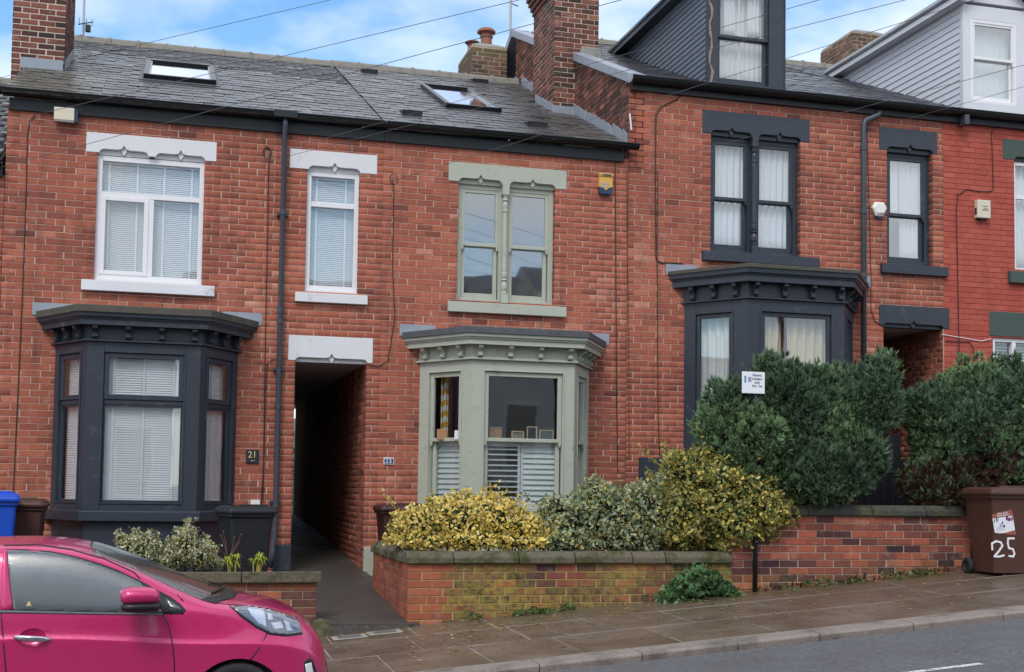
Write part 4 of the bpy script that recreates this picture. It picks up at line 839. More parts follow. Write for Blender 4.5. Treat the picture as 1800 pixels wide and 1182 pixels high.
W23, co = gwall('brick garden wall with yellow lichen joints under the yellow shrubs', x23, x25, .695, 'garden_brick', 'lichen_mortar', gt23, .695, CP, 'old_stone', phase=.11, garden=5, copx=[x23-.03, PY_(796, 980, -3.85).x, PY_(911, 980, -3.85).x, PY_(1010, 980, -3.85).x, PY_(1110, 980, -3.85).x, PY_(1168, 980, -3.85).x, x25-.004])
rw = MB().box(x23+.003, x23+.2, -3.64, -1.45, -.2, .695).build('return_core', 'lichen_mortar', W23)
rw.data.materials.clear(); rw.data.materials.append(M['grey_mortar'])
lay(rw, left_face(x23, -1.45), 0, 2.4, -.15, .695, [], 'garden_brick', lambda s, h, f: (random.gauss(.66, .07), 0, .12*random.random()), .695, H=.0865, J=.009, proud=.006, nmax=120, phase=.03)
for i in range(16):                                                 # rough stones on edge along the return wall
    y = -3.56+i*.132; m = MB(); hh = .13+random.uniform(-.02, .025); tw = random.uniform(-.015, .015)
    m.loft([[(x23-.035+tw, yy, .70), (x23+.22, yy, .70), (x23+.2, yy+.01, .70+hh*.7), (x23+.12, yy, .70+hh), (x23+.02, yy, .70+hh), (x23-.03+tw, yy, .70+hh*.6)] for yy in (y, y+.118)]); m.build('coping_stone', 'old_stone', W23, bevel=.01)
def gt25(s, h, f): return (min(1, max(0, random.gauss(.55, .2)-(.35 if random.random() < .12 else 0))), 0, max(0, min(.8, (.62-(h-gz(s))*2.2)))*random.random())
x2e = 9.55
W25, co = gwall('taller red brick garden wall below the dark conifers', x25, x2e, 1.255, 'garden_brick', 'grey_mortar', gt25, 1.255, CP, 'dark_stone', phase=.04, copx=[PY_(1352, 900, -3.85).x, PY_(1417, 900, -3.85).x, PY_(1530, 900, -3.85).x, PY_(1625, 900, -3.85).x, x2e+.02])
tag(MB().loft([[(x-.07, -3.9+.11*math.cos(a)-.02, -.12+.16*abs(math.sin(a))*k) if False else (1.60+.13*k*math.cos(a), -3.93+.12*k*math.sin(a), z) for a in [i*math.pi/5 for i in range(10)]] for k, z in ((.9, -.2), (1.05, -.08), (1., .02), (.7, .1), (.2, .13))]).build('boulder', 'old_stone', smooth=True), 'round mossy stone at the foot of the alley path', 'stone')
st = MB(); st.loft([[(2.545+.0, -1.5+y, z) for y, z in ((-.9, .12), (0, .12), (0, .42), (-.35, .42), (-.5, .3), (-.9, .26))], [(2.68, -1.5+y, z) for y, z in ((-.9, .12), (0, .12), (0, .42), (-.35, .42), (-.5, .3), (-.9, .26))]])
tag(st.build('path_kerb', 'old_stone', bevel=.02), 'mossy stone kerb at the alley corner by the green plinth', 'kerb')
for lb, xc, yc in (('small iron cover in a stone frame left of the pair at the alley mouth', 1.86, -4.28), ('small iron cover in a stone frame right of the pair at the alley mouth', 2.24, -4.2)):
    t = thing('drain_cover', lb, 'drain cover', (xc, yc, pz(xc, yc)), 'iron covers at the alley mouth'); f = lambda x, y, d: (x, y, pz(x, y)+d)
    MB(f).box(xc-.18, xc+.18, yc-.12, yc+.12, .001, .008).build('frame', 'pale_stone', t, bevel=.003); MB(f).box(xc-.12, xc+.12, yc-.075, yc+.075, .0085, .012).build('cover', 'roof_wood', t)
# ------------------------------------------------------------------ iron gate and yard seen through the alley
g = thing('iron_gate', 'dark barred gate at the far end of the alley', 'gate', (2.1, 10.3, .9))
for i in range(9): MB().tube([(1.7+i*.11, 10.3, .95), (1.7+i*.11, 10.3, 2.75)], .012, 6).build('bar', 'cable', g)
for z in (1.1, 2.6): MB().box(1.66, 2.62, 10.29, 10.31, z, z+.04).build('rail', 'cable', g)
tag(MB().box(1.0, 6, 15, 15.2, .8, 3.2).build('yard_wall', 'render_white'), 'pale yard wall glimpsed through the alley', 'wall')
# ------------------------------------------------------------------ black gate between the conifers
g = thing('garden_gate', 'black slatted wooden gate between the two conifers', 'gate', (8.7, -2.2, 1.17))
xa, xb = PY_(1505, 830, -2.2).x, PY_(1602, 830, -2.2).x; n = 7
for i in range(n): a = xa+(xb-xa)*i/n; MB().box(a+.006, a+(xb-xa)/n-.006, -2.21, -2.19, 1.2, 2.02-.015*abs(i-3)).build('slat', 'black_wood', g)
for z in (1.35, 1.85): MB().box(xa, xb, -2.189, -2.15, z, z+.07).build('rail', 'black_wood', g)
tp = PY_(1568, 765, -2.2); MB().box(tp.x-.06, tp.x+.06, -2.32, -2.2-.012, 1.17, tp.z).build('gate_post', 'black_wood', g, bevel=.006)
wt = PY_(1585, 782, -1.9)
# ------------------------------------------------------------------ plants
def mpp(u, v, Y): return depth(PY_(u, v, Y))/CF
def blobs_px(L):                                                # (u,v,Y,ru,rv,ry) photo pixels at a known depth -> ellipsoids in metres
    out = []
    for u, v, Y, ru, rv, ry in L:
        p = PY_(u, v, Y); k = mpp(u, v, Y); out.append((np.array(p), np.array((ru*k*1.03, ry, rv*k))))
    return out
def sample(bl, n, lo=.82, hi=1.04, inner=.8, front=.0):
    P = []; D = []; a = np.array([(r[0]*r[1]+r[0]*r[2]+r[1]*r[2]) for c, r in bl]); pr = a/a.sum(); cs = np.array([c for c, r in bl]); rs = np.array([r for c, r in bl])
    while sum(map(len, P)) < n:
        k = RNG.choice(len(bl), 4000, p=pr); d = RNG.normal(size=(4000, 3)); d /= np.linalg.norm(d, axis=1)[:, None]
        if front: d = d[d[:, 1] < front]; k = k[:len(d)]
        f = RNG.uniform(lo, hi, len(d))[:, None]; f *= 1+.10*np.sin(d[:, :1]*9+k[:, None]*2)*np.sin(d[:, 2:]*8+k[:, None])
        p = cs[k]+d*rs[k]*f; q = np.linalg.norm((p[:, None]-cs[None])/rs[None], axis=2); q[np.arange(len(d)), k] = 9
        ok = q.min(1) > inner; nn = d/rs[k]; nn /= np.linalg.norm(nn, axis=1)[:, None]; P.append(p[ok]); D.append(nn[ok])
    return np.concatenate(P)[:n], np.concatenate(D)[:n]
def unit(a): return a/np.maximum(1e-9, np.linalg.norm(a, axis=-1, keepdims=True))
def core_mass(bl, parent, mat, k=.74, name='inner_branches'):
    mb = MB()
    for c, r in bl:
        mb.loft([[(c[0]+r[0]*k*math.cos(t)*math.sin(p), c[1]+r[1]*k*math.sin(t)*math.sin(p), c[2]+r[2]*k*math.cos(p)) for t in [i*math.pi/5 for i in range(10)]] for p in (.2, .7, 1.2, 1.7, 2.2, 2.7, 3.0)])
    o = mb.build(name, mat, parent, smooth=True); o['kind'] = 'stuff'; return o
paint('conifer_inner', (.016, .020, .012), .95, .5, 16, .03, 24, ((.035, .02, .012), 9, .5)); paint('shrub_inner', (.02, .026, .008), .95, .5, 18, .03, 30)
def conifer(label, L, n, base, seed=0, dead=None):
    bl = blobs_px([(u, v+5, Y, ru*.88, rv*.87, ry) for u, v, Y, ru, rv, ry in L]); p0, d0 = sample(bl, 420, .9, 1.0, .9, .35); ex = []
    for q, dd in zip(p0, d0):                                  # upright tufts give the ragged outline
        if dd[2] > .35 and RNG.random() < .75: ex.append((q+np.array((0, 0, .05)), np.array((RNG.uniform(.035, .06), .05, RNG.uniform(.08, .17)))))
        elif RNG.random() < .5: ex.append((q, np.array((RNG.uniform(.07, .12), RNG.uniform(.06, .1), RNG.uniform(.09, .17)))))
    main = bl; bl = bl+ex; t = thing('conifer', label, 'conifer', base, 'conifers behind the brick wall')
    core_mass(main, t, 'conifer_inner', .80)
    P, D = sample(bl, n, .8, 1.06, .80); nb = 11
    up = np.array([0, 0, 1.]); d = unit(D*.6+up*.8+RNG.normal(0, .3, D.shape)); side = unit(np.cross(d, RNG.normal(size=D.shape))); Ln = RNG.uniform(.05, .115, n)
    th = np.linspace(-.95, .95, nb)[None]+RNG.normal(0, .12, (n, nb)); off = np.linspace(0, .6, nb)[None][:, ::1]*0+np.abs(np.linspace(-1, 1, nb))[None]*.35
    b0 = P[:, None]+d[:, None]*(Ln[:, None, None]*(.55-off[..., None])); ll = Ln[:, None]*(.62+.3*RNG.random((n, nb)))
    dirb = d[:, None]*np.cos(th)[..., None]+side[:, None]*np.sin(th)[..., None]; tip = b0+dirb*ll[..., None]
    w = unit(np.cross(dirb, RNG.normal(size=dirb.shape)))*.0075
    V = np.stack([b0-w, b0+w, tip], 2).reshape(-1, 3); F = np.arange(len(V)).reshape(-1, 3)
    cl = np.array([nz2(p[0]*2.2, p[2]*2.2+seed) for p in P]); g = RNG.uniform(.65, 1.2, n)*(.4+1.2*cl)  # clump contrast paints lit tufts and shaded hollows into the needle colour
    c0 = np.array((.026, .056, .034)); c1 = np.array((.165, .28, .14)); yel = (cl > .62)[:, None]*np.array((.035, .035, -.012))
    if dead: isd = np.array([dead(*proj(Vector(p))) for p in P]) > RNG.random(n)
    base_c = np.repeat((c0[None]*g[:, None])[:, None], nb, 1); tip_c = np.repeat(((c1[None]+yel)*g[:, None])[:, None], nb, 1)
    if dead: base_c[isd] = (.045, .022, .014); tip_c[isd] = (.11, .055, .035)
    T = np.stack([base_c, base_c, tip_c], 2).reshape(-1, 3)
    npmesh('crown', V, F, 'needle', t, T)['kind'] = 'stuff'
    for i in range(4):
        x = base[0]+(i-1.5)*.28; MB().tube([(x, base[1], base[2]-.1), (x+.05, base[1], base[2]+.5), (x+.1*(i-1.5), base[1], base[2]+1.1)], [.05, .04, .02], 7).build('trunk', 'twig', t)
    return t
Yc = -3.42
conifer('wide dark green conifer in front of the navy bay, half hiding the permit sign', [(1400, 760, Yc, 135, 105, .62), (1275, 745, Yc, 50, 75, .5), (1302, 718, -3.42, 58, 40, .42), (1376, 695, -3.55, 50, 50, .42), (1325, 758, -3.75, 50, 48, .36), (1348, 668, Yc, 26, 30, .3), (1440, 700, Yc, 48, 48, .45), (1478, 712, Yc, 55, 62, .5), (1527, 705, Yc-.2, 38, 68, .45), (1546, 665, Yc-.2, 22, 36, .25), (1420, 830, Yc-.15, 105, 58, .62), (1300, 812, -3.42, 62, 70, .5), (1490, 790, Yc-.1, 55, 75, .55)], 13500, (8.0, -3.0, 1.17), 1)
conifer('dark conifer behind the brown bin at the right edge', [(1700, 755, Yc, 100, 95, .6), (1648, 735, Yc, 50, 60, .5), (1614, 716, Yc, 24, 22, .3), (1708, 680, Yc, 48, 46, .45), (1765, 690, Yc, 50, 52, .45), (1800, 745, Yc, 75, 95, .6), (1860, 720, Yc, 60, 80, .6), (1660, 810, Yc, 55, 55, .5), (1740, 830, Yc, 90, 55, .6), (1840, 820, Yc, 80, 65, .6), (1640, 850, Yc-.05, 55, 42, .5), (1690, 860, Yc-.1, 60, 34, .4)], 12500, (10.4, -3.0, 1.17), 7, dead=lambda u, v: .75 if v > 822-.15*(u-1600) and u < 1790 else (.08 if v > 760 else 0))
LEAF = np.array([(0, 0, 0), (.42, .30, .03), (.5, 0, 0), (.42, -.30, .03), (1, 0, -.06), (.8, .2, .01), (.8, -.2, .01), (.15, .14, .01), (.15, -.14, .01)])
LF = np.array([(0, 7, 2), (7, 1, 2), (1, 5, 2), (5, 4, 2), (4, 6, 2), (6, 3, 2), (3, 8, 2), (8, 0, 2)])
def leafmesh(P, D, size, cols_rim, cols_mid, name, parent, droop=.0, spread=.75):
    n = len(P); d = unit(D*(1-spread)+RNG.normal(0, .55, D.shape)+np.array([0, 0, .15-droop])); s = unit(np.cross(d, D+RNG.normal(0, .45, D.shape))); u = np.cross(s, d)
    L = (size*RNG.uniform(.5, 1.6, n))[:, None, None]
    V = P[:, None]+L*(LEAF[None, :, :1]*d[:, None]+LEAF[None, :, 1:2]*s[:, None]+LEAF[None, :, 2:]*u[:, None]); k = len(LEAF)
    T = np.repeat(cols_rim[:, None], k, 1).copy(); T[:, 2] = cols_mid; F = (np.arange(n)[:, None, None]*k+LF[None]).reshape(-1, 3)
    o = npmesh(name, V.reshape(-1, 3), F, 'leaf', parent, T.reshape(-1, 3)); o['kind'] = 'stuff'; return o
def sprig(pts, n, size):                                        # leaves along an arching stem
    P = []; D = []
    pts = [np.array(p) for p in pts]
    for i in range(n):
        f = i/(n-1)*(len(pts)-1); k = min(int(f), len(pts)-2); p = pts[k]*(1-f+k)+pts[k+1]*(f-k); P.append(p+RNG.normal(0, .012, 3)); D.append(unit(RNG.normal(size=3)))
    return np.array(P), np.array(D)
def shrub(name, label, cat, L, n, size, colf, base, sprigs=(), group=None, inner=.82, stem='yellow_stem', lo=.72):
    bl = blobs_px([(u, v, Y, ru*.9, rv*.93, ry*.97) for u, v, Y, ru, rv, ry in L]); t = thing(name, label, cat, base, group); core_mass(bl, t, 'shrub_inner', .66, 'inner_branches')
    p0, d0 = sample(bl, 60, .9, 1., .95, .3); rm = float(np.mean([r[2] for c, r in bl])); k = rm/.33; ex = []; sprigs = list(sprigs); auto = []
    for q, dd in zip(p0, d0):                                  # uneven outline: side clumps and loose shoots
        if RNG.random() < .5: ex.append((q+dd*.02, np.array((.11, .1, .09))*k*RNG.uniform(.6, 1.25)))
        elif dd[2] > -.1:
            v = unit(dd*.6+np.array((RNG.normal(0, .35), -.1, RNG.uniform(.3, 1.1)))); l = RNG.uniform(.12, .38)*k; auto.append([tuple(q-dd*.1), tuple(q+v*l*.5), tuple(q+v*l+np.array((RNG.normal(0, .04), 0, -.25*l)))])
    bl = bl+ex
    P, D = sample(bl, n, lo, 1.07, inner)
    for q in auto:
        MB().tube(q, [.005, .004, .002], 5).build('stem', stem, t); p2, d2 = sprig(q, 16, size); P = np.concatenate([P, p2]); D = np.concatenate([D, d2])
    for a in sprigs:
        q = [tuple(PY_(u, v, Y)) for u, v, Y in a]; MB().tube(q, [.006]*(len(q)-1)+[.003], 5).build('stem', stem, t); p2, d2 = sprig(q, int(6+10*len(q)), size); P = np.concatenate([P, p2]); D = np.concatenate([D, d2])
    rim, mid = colf(P); leafmesh(P, D, size, rim, mid, 'foliage', t); 
    for i in range(5):
        a = bl[i % len(bl)][0]; MB().tube([(base[0]+(a[0]-base[0])*.4, base[1], base[2]-.06), ((a[0]+base[0])/2, a[1], (a[2]+base[2])/2), tuple(a)], [.014, .01, .006], 6).build('branch', 'twig', t)
    return t
def jit(c, n, s=.25): return np.array(c)[None]*RNG.uniform(1-s, 1+s, (n, 1))*RNG.uniform(.93, 1.07, (n, 3))
def pick(n, opts):
    k = RNG.choice(len(opts), n, p=[o[0] for o in opts]); rim = np.zeros((n, 3)); mid = np.zeros((n, 3))
    for i, (w, r, m) in enumerate(opts): s = k == i; rim[s] = jit(r, s.sum()); mid[s] = jit(m, s.sum())
    return rim, mid
YEL = (.90, .69, .18); CRM = (.60, .56, .33); GRN = (.055, .105, .028); DGR = (.028, .062, .025); PALE = (.40, .44, .27)
def c_yellow(P):
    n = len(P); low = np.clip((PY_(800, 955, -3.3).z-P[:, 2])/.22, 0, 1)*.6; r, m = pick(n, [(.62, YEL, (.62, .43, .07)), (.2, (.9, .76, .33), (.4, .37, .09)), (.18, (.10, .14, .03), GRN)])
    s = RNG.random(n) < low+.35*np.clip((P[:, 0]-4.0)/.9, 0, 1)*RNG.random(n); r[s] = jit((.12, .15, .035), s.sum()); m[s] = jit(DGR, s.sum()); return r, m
def c_white(P): return pick(len(P), [(.5, (.48, .52, .33), (.07, .12, .04)), (.24, (.11, .17, .06), GRN), (.16, CRM, (.12, .19, .06)), (.10, YEL, GRN)])
def c_big(P): return pick(len(P), [(.40, (.46, .40, .10), (.07, .11, .03)), (.22, (.11, .16, .045), (.05, .085, .03)), (.24, YEL, (.3, .28, .06)), (.14, (.22, .27, .10), (.05, .085, .03))])
def c_small(P): return pick(len(P), [(.7, (.60, .59, .40), (.3, .33, .17)), (.2, (.14, .17, .07), GRN), (.1, YEL, GRN)])
Ys = -3.25
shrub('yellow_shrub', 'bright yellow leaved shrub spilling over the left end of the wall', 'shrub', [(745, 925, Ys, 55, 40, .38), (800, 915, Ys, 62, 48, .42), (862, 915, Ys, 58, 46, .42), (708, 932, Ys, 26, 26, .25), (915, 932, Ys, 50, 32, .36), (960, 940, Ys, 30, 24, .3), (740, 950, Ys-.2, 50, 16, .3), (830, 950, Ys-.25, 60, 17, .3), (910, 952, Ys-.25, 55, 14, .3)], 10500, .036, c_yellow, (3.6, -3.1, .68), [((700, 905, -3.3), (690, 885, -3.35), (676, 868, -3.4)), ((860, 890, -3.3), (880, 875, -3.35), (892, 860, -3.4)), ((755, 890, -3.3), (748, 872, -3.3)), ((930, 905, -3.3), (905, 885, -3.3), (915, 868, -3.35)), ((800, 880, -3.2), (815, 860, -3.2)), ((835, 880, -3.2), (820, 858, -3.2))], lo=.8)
shrub('variegated_shrub', 'green and cream variegated shrub in the middle of the wall', 'shrub', [(1005, 918, Ys, 62, 46, .42), (1068, 905, Ys, 70, 55, .46), (1130, 898, Ys, 55, 56, .45), (1050, 880, Ys, 40, 36, .3), (1165, 870, Ys, 40, 38, .3), (1100, 945, Ys-.1, 80, 30, .4), (1000, 945, Ys-.1, 60, 22, .36), (975, 890, Ys, 30, 22, .2), (980, 955, Ys-.2, 50, 14, .3), (1060, 958, Ys-.2, 60, 14, .3)], 9500, .036, c_white, (5.1, -3.1, .68), [((1050, 870, -3.2), (1035, 845, -3.2), (1028, 826, -3.2)), ((960, 890, -3.2), (930, 880, -3.2), (925, 868, -3.2)), ((1085, 860, -3.2), (1090, 842, -3.2))], stem='twig')
shrub('golden_shrub', 'large dark green shrub with gold edged leaves at the step in the wall', 'shrub', [(1200, 900, -3.42, 72, 66, .46), (1280, 892, -3.62, 80, 70, .42), (1338, 898, -3.74, 46, 54, .38), (1296, 922, -3.78, 56, 44, .28), (1375, 900, -3.78, 26, 30, .22), (1312, 858, -3.74, 46, 42, .34), (1215, 832, -3.4, 62, 44, .4), (1262, 845, -3.6, 56, 44, .38), (1382, 908, Ys-.45, 26, 18, .2), (1195, 942, Ys-.15, 60, 28, .36), (1270, 945, Ys-.15, 48, 26, .36)], 12500, .042, c_big, (6.2, -3.1, .68), [((1215, 820, -3.3), (1232, 780, -3.4), (1228, 752, -3.45)), ((1185, 840, -3.3), (1150, 810, -3.35), (1122, 784, -3.4)), ((1200, 830, -3.3), (1178, 800, -3.3), (1165, 783, -3.3)), ((1310, 830, -3.4), (1335, 805, -3.5), (1350, 782, -3.5)), ((1255, 815, -3.3), (1240, 775, -3.4), (1225, 745, -3.4)), ((1365, 890, -3.6), (1390, 885, -3.75)), ((1160, 850, -3.3), (1135, 822, -3.3)), ((1360, 925, -3.7), (1385, 935, -3.8))])
Yv = -3.3
shrub('cream_shrub', 'small cream leaved shrub nearest the car windscreen', 'shrub', [(232, 962, Yv, 28, 24, .22), (262, 965, Yv, 24, 26, .2), (212, 950, Yv, 10, 14, .1), (250, 985, Yv, 40, 18, .22)], 3200, .024, c_small, (-.6, -3.2, .25), stem='twig')
shrub('cream_shrub', 'taller cream leaved shrub below the dark bay window', 'shrub', [(325, 958, Yv, 26, 32, .22), (305, 980, Yv, 34, 22, .25), (350, 975, Yv, 30, 26, .25), (330, 935, Yv, 12, 16, .12), (372, 988, Yv, 18, 12, .15)], 4200, .024, c_small, (.2, -3.2, .25), [((335, 940, -3.3), (333, 925, -3.3)), ((355, 955, -3.3), (364, 943, -3.3))], stem='twig')
def whorl(label, u, v, r, n=70):
    p = PY_(u, v, -3.35); t = thing('spurge', label, 'plant', (p.x, p.y, .25), 'lime green plants on the wall'); V = []; F = []; T = []
    for h in range(5):
        hx, hy, hz = p.x+random.uniform(-.7, .7)*r, p.y+random.uniform(-.3, .3)*r, p.z+random.uniform(-.5, .75)*r
        MB().tube([(p.x, p.y, .25), (hx, hy, hz)], .008, 5).build('stem', 'yellow_stem', t)
        for i in range(n//5):
            a = i*2.4; el = random.uniform(-.75, .45); L = r*random.uniform(.5, .8); d = Vector((math.cos(a)*math.cos(el), math.sin(a)*math.cos(el), math.sin(el))); s = d.cross(Vector((0, 0, 1))).normalized()*.011
            q = [Vector((hx, hy, hz)), Vector((hx, hy, hz))+d*L*.5+s+Vector((0, 0, .012)), Vector((hx, hy, hz))+d*L+Vector((0, 0, -.03)), Vector((hx, hy, hz))+d*L*.5-s+Vector((0, 0, .012))]
            k = len(V); V += [tuple(z) for z in q]; F.append((k, k+1, k+2, k+3)); c = random.uniform(.7, 1.15); T += [(.36*c, .42*c, .05*c)]*4
    npmesh('leaves', V, F, 'leaf', t, np.array(T))['kind'] = 'stuff'
whorl('lime green spurge plant in front of the black bin, left of the pair', 410, 985, .12); whorl('lime green spurge plant, smaller and right of the pair on the wall', 450, 982, .105)
t = thing('twiggy_plant', 'bare brown twiggy plant beside the lime green plants', 'plant', (.55, -3.3, .25))
for a, b in (((400, 985), (392, 935)), ((402, 985), (412, 945)), ((404, 980), (420, 955)), ((398, 975), (388, 942)), ((406, 975), (424, 940)), ((400, 985), (385, 966))):
    p, q = PY_(*a, -3.25), PY_(*b, -3.25); MB().tube([p, p.lerp(q, .5)+Vector((.01, 0, .01)), q], [.006, .005, .003], 5).build('stem', 'twig', t); MB().lathe([(.002, -.01), (.011, 0), (.002, .012)], tuple(q), 6).build('seed_head', 'twig', t)
p = PY_(288, 972, -3.2); k = mpp(288, 972, -3.2); fr = Fr((p.x, p.y, p.z), (1, 0, 0), (0, -1, 0))
mb = MB(); r = 17*k; mb.loft([[(p.x+rr*math.cos(a), p.y-y, p.z+rr*math.sin(a)*1.05) for a in [i*math.pi/8 for i in range(16)]] for rr, y in ((r*.8, -.25), (r, -.02), (r*1.02, 0), (r*.86, .002), (r*.8, -.05), (r*.7, -.2))]); tag(mb.build('plant_pot', 'black_plastic', smooth=False), 'round black pot lying between the two cream shrubs', 'pot')
# weeds at the foot of the walls
def weed(label, u, v, n, size, wide, hgt, col, group=None):
    p = PY_(u, v, -3.95); t = thing('weed', label, 'weed', (p.x, -3.95, gz(p.x)), group); P = np.stack([p.x+RNG.uniform(-wide, wide, n), -3.9-np.abs(RNG.normal(0, .12, n))*(wide/.4), np.zeros(n)], 1)
    P[:, 2] = gz(P[:, 0])+.01+hgt*np.maximum(0, 1-((P[:, 0]-p.x)/wide)**2)*RNG.random(n); D = unit(np.stack([P[:, 0]-p.x, np.full(n, -.12), np.full(n, .12)], 1)+RNG.normal(0, .12, (n, 3)))
    leafmesh(P, D, size, jit(col, n), jit(tuple(c*.8 for c in col), n), 'leaves', t, droop=.1); return t
weed('big leafy green weed growing at the foot of the wall', 1222, 1040, 800, .066, .46, .36, (.095, .19, .07))
for lb, u, v, n, w in (('low patch of small green weeds under the yellow wall', 935, 1080, 220, .22), ('tiny green weed left of the low weed patch', 838, 1093, 60, .09), ('tiny green weed right of the low weed patch', 1000, 1086, 70, .1), ('scattered weeds below the taller brick wall', 1450, 1024, 150, .5), ('thin green weeds near the bin wheel', 1600, 1010, 120, .35)): weed(lb, u, v, n, .035, w, .06, (.10, .17, .05))
n = 700; X = RNG.uniform(1.2, 9.5, n); X[:200] = RNG.normal(3.4, .8, 200); Yl = RNG.uniform(-6.3, -3.95, n); Yl[:200] = RNG.normal(-4.7, .4, 200); Yl = np.minimum(Yl, -3.93); Yl = np.where(Yl < -6.5, -6.2, Yl)
P = np.stack([X, Yl, np.array([pz(a, b) for a, b in zip(X, Yl)])+.012], 1); kc = RNG.random(n); C3 = np.where((kc < .5)[:, None], np.array((.5, .36, .12))[None], np.where((kc < .8)[:, None], np.array((.16, .09, .045))[None], np.array((.55, .5, .38))[None]))*RNG.uniform(.6, 1.1, (n, 1))
UPV = np.tile(np.array((0, 0, 1.)), (n, 1)); a = RNG.uniform(0, 6.28, n); d = np.stack([np.cos(a), np.sin(a), RNG.uniform(-.05, .15, n)], 1); s = np.cross(d, UPV); L = RNG.uniform(.02, .06, n)[:, None, None]
V = P[:, None]+L*(LEAF[None, :, :1]*d[:, None]+LEAF[None, :, 1:2]*s[:, None]+LEAF[None, :, 2:]*UPV[:, None]); F = (np.arange(n)[:, None, None]*len(LEAF)+LF[None]).reshape(-1, 3)
o = npmesh('fallen_leaves', V.reshape(-1, 3), F, 'leaf', None, np.repeat(C3, len(LEAF), 0)); o['kind'] = 'stuff'; o['label'] = 'small fallen leaves scattered on the wet pavement'; o['category'] = 'leaves'
n = 260; X = RNG.uniform(6.4, 9.2, n); Yl = -3.9-np.abs(RNG.normal(0, .07, n)); P = np.stack([X, Yl, gz(X)+.015+RNG.uniform(0, .03, n)], 1); leafmesh(P, np.tile(np.array((0, 0, 1.)), (n, 1)), .045, jit((.10, .06, .03), n, .5), jit((.08, .05, .03), n, .5), 'leaf_litter', None); o = bpy.data.objects['leaf_litter']; o['label'] = 'brown leaf litter along the foot of the taller wall'; o['category'] = 'leaves'
bl = [(np.array((2.2, 14., 2.0)), np.array((1.2, .6, 1.1)))]; t = thing('yard_bush', 'green bush glimpsed at the end of the alley', 'bush', (2.2, 14, .85)); P, PD = sample(bl, 900, .6, 1.05); leafmesh(P, PD, .07, jit((.2, .28, .06), 900), jit((.14, .2, .05), 900), 'foliage', t); core_mass(bl, t, 'shrub_inner', .6)
# ------------------------------------------------------------------ wheelie bins
def rrect(hx, hy, r, z, cx=0, cy=0, n=4):
    out = []
    for sx, sy, a0 in ((1, 1, 0), (-1, 1, 90), (-1, -1, 180), (1, -1, 270)):
        for i in range(n+1): a = math.radians(a0+90*i/n); out.append((cx+sx*(hx-r)+r*math.cos(a), cy+sy*(hy-r)+r*math.sin(a), z))
    return out
def bin_(label, x, y, z, mat, rz=0., h=1.0, w=.28, d=.30, dark='rubber', group='wheelie bins in the front gardens'):
    t = thing('wheelie_bin', label, 'bin', (x, y, z), group, rot=(0, 0, rz)); L = lambda rings: MB().loft(rings)
    body = L([rrect(w*.74, d*.70, .04, .04, 0, -.02), rrect(w*.76, d*.73, .04, .2, 0, -.02), rrect(w*.93, d*.93, .045, h*.86), rrect(w*.95, d*.95, .045, h*.87), rrect(w*1.02, d*1.0, .05, h*.875), rrect(w*1.02, d*1.0, .05, h*.91)]).build('body', mat, t, smooth=False, bevel=.004)
    L([rrect(w*1.08, d*1.06, .05, h*.912, 0, -.01), rrect(w*1.09, d*1.07, .055, h*.93, 0, -.01), rrect(w*1.09, d*1.07, .055, h*.945, 0, -.01), rrect(w*1.05, d*1.04, .055, h*.95, 0, -.01), rrect(w*1.04, d*1.02, .055, h*.972, 0, -.01), rrect(w*.96, d*.95, .06, h*.985), rrect(w*.86, d*.84, .06, h*1.0)]).build('lid', mat, t, bevel=.004)
    MB().box(-w*.5, w*.72, -d*.82, -d*.70, h*.99, h*1.018).build('lid_rib', mat, t, bevel=.008); MB().box(-w*.42, w*.64, -d*.69, -d*.55, h*.99, h*1.003).build('lid_strip', dark, t)  # thin raised strip on the lid; its dark colour stands in for a recess
    MB().tube([(-w*.9, d*1.1, h*.93), (w*.9, d*1.1, h*.93)], .016, 8).build('handle', mat, t)
    for s in (-1, 1):
        MB().loft([[(s*w*.9+s*xx, d*.72+r*math.cos(a), .1+r*math.sin(a)) for a in [i*math.pi/8 for i in range(16)]] for r, xx in ((.06, -.035), (.095, -.03), (.1, -.01), (.1, .012), (.088, .028), (.06, .03), (.05, .012), (.02, .012))]).build('wheel', 'rubber', t)
    MB().tube([(-w*.86, d*.72, .1), (w*.86, d*.72, .1)], .012, 6).build('axle', 'steel', t)
    return t
p = PY_(432, 892, -1.7); BK = bin_('black wheelie bin beside the dark bay and downpipe', p.x, -1.7, .22, 'bin_black', .25, PY_(432, 889, -1.7).z-.22, .285, .30)
p = PY_(700, 890, -.85); bin_('dark brown wheelie bin between the alley and the green bay', p.x+.03, -.85, .30, 'bin_brown_dark', .0, 1.0, .30, .33)
p = PY_(1758, 900, -4.45); zb = gz(p.x)-.03
BB = bin_('brown wheelie bin painted with a white 25 standing on the pavement', p.x+.03, -4.37, zb, 'brown_plastic', -.05, PY_(1760, 857, -4.4).z-zb, .285, .33, dark='black_ink')
p = PY_(0, 880, -1.3); bin_('bright blue wheelie bin cut by the left edge', p.x-.05, -1.45, .22, 'blue_plastic', .1, PY_(10, 866, -1.4).z-.22, .27, .30, dark='blue_plastic')
p = PY_(38, 885, -.8); bin_('brown wheelie bin behind the blue bin', p.x, -.75, .22, 'brown_plastic', .0, PY_(40, 877, -.8).z-.22, .28, .30)
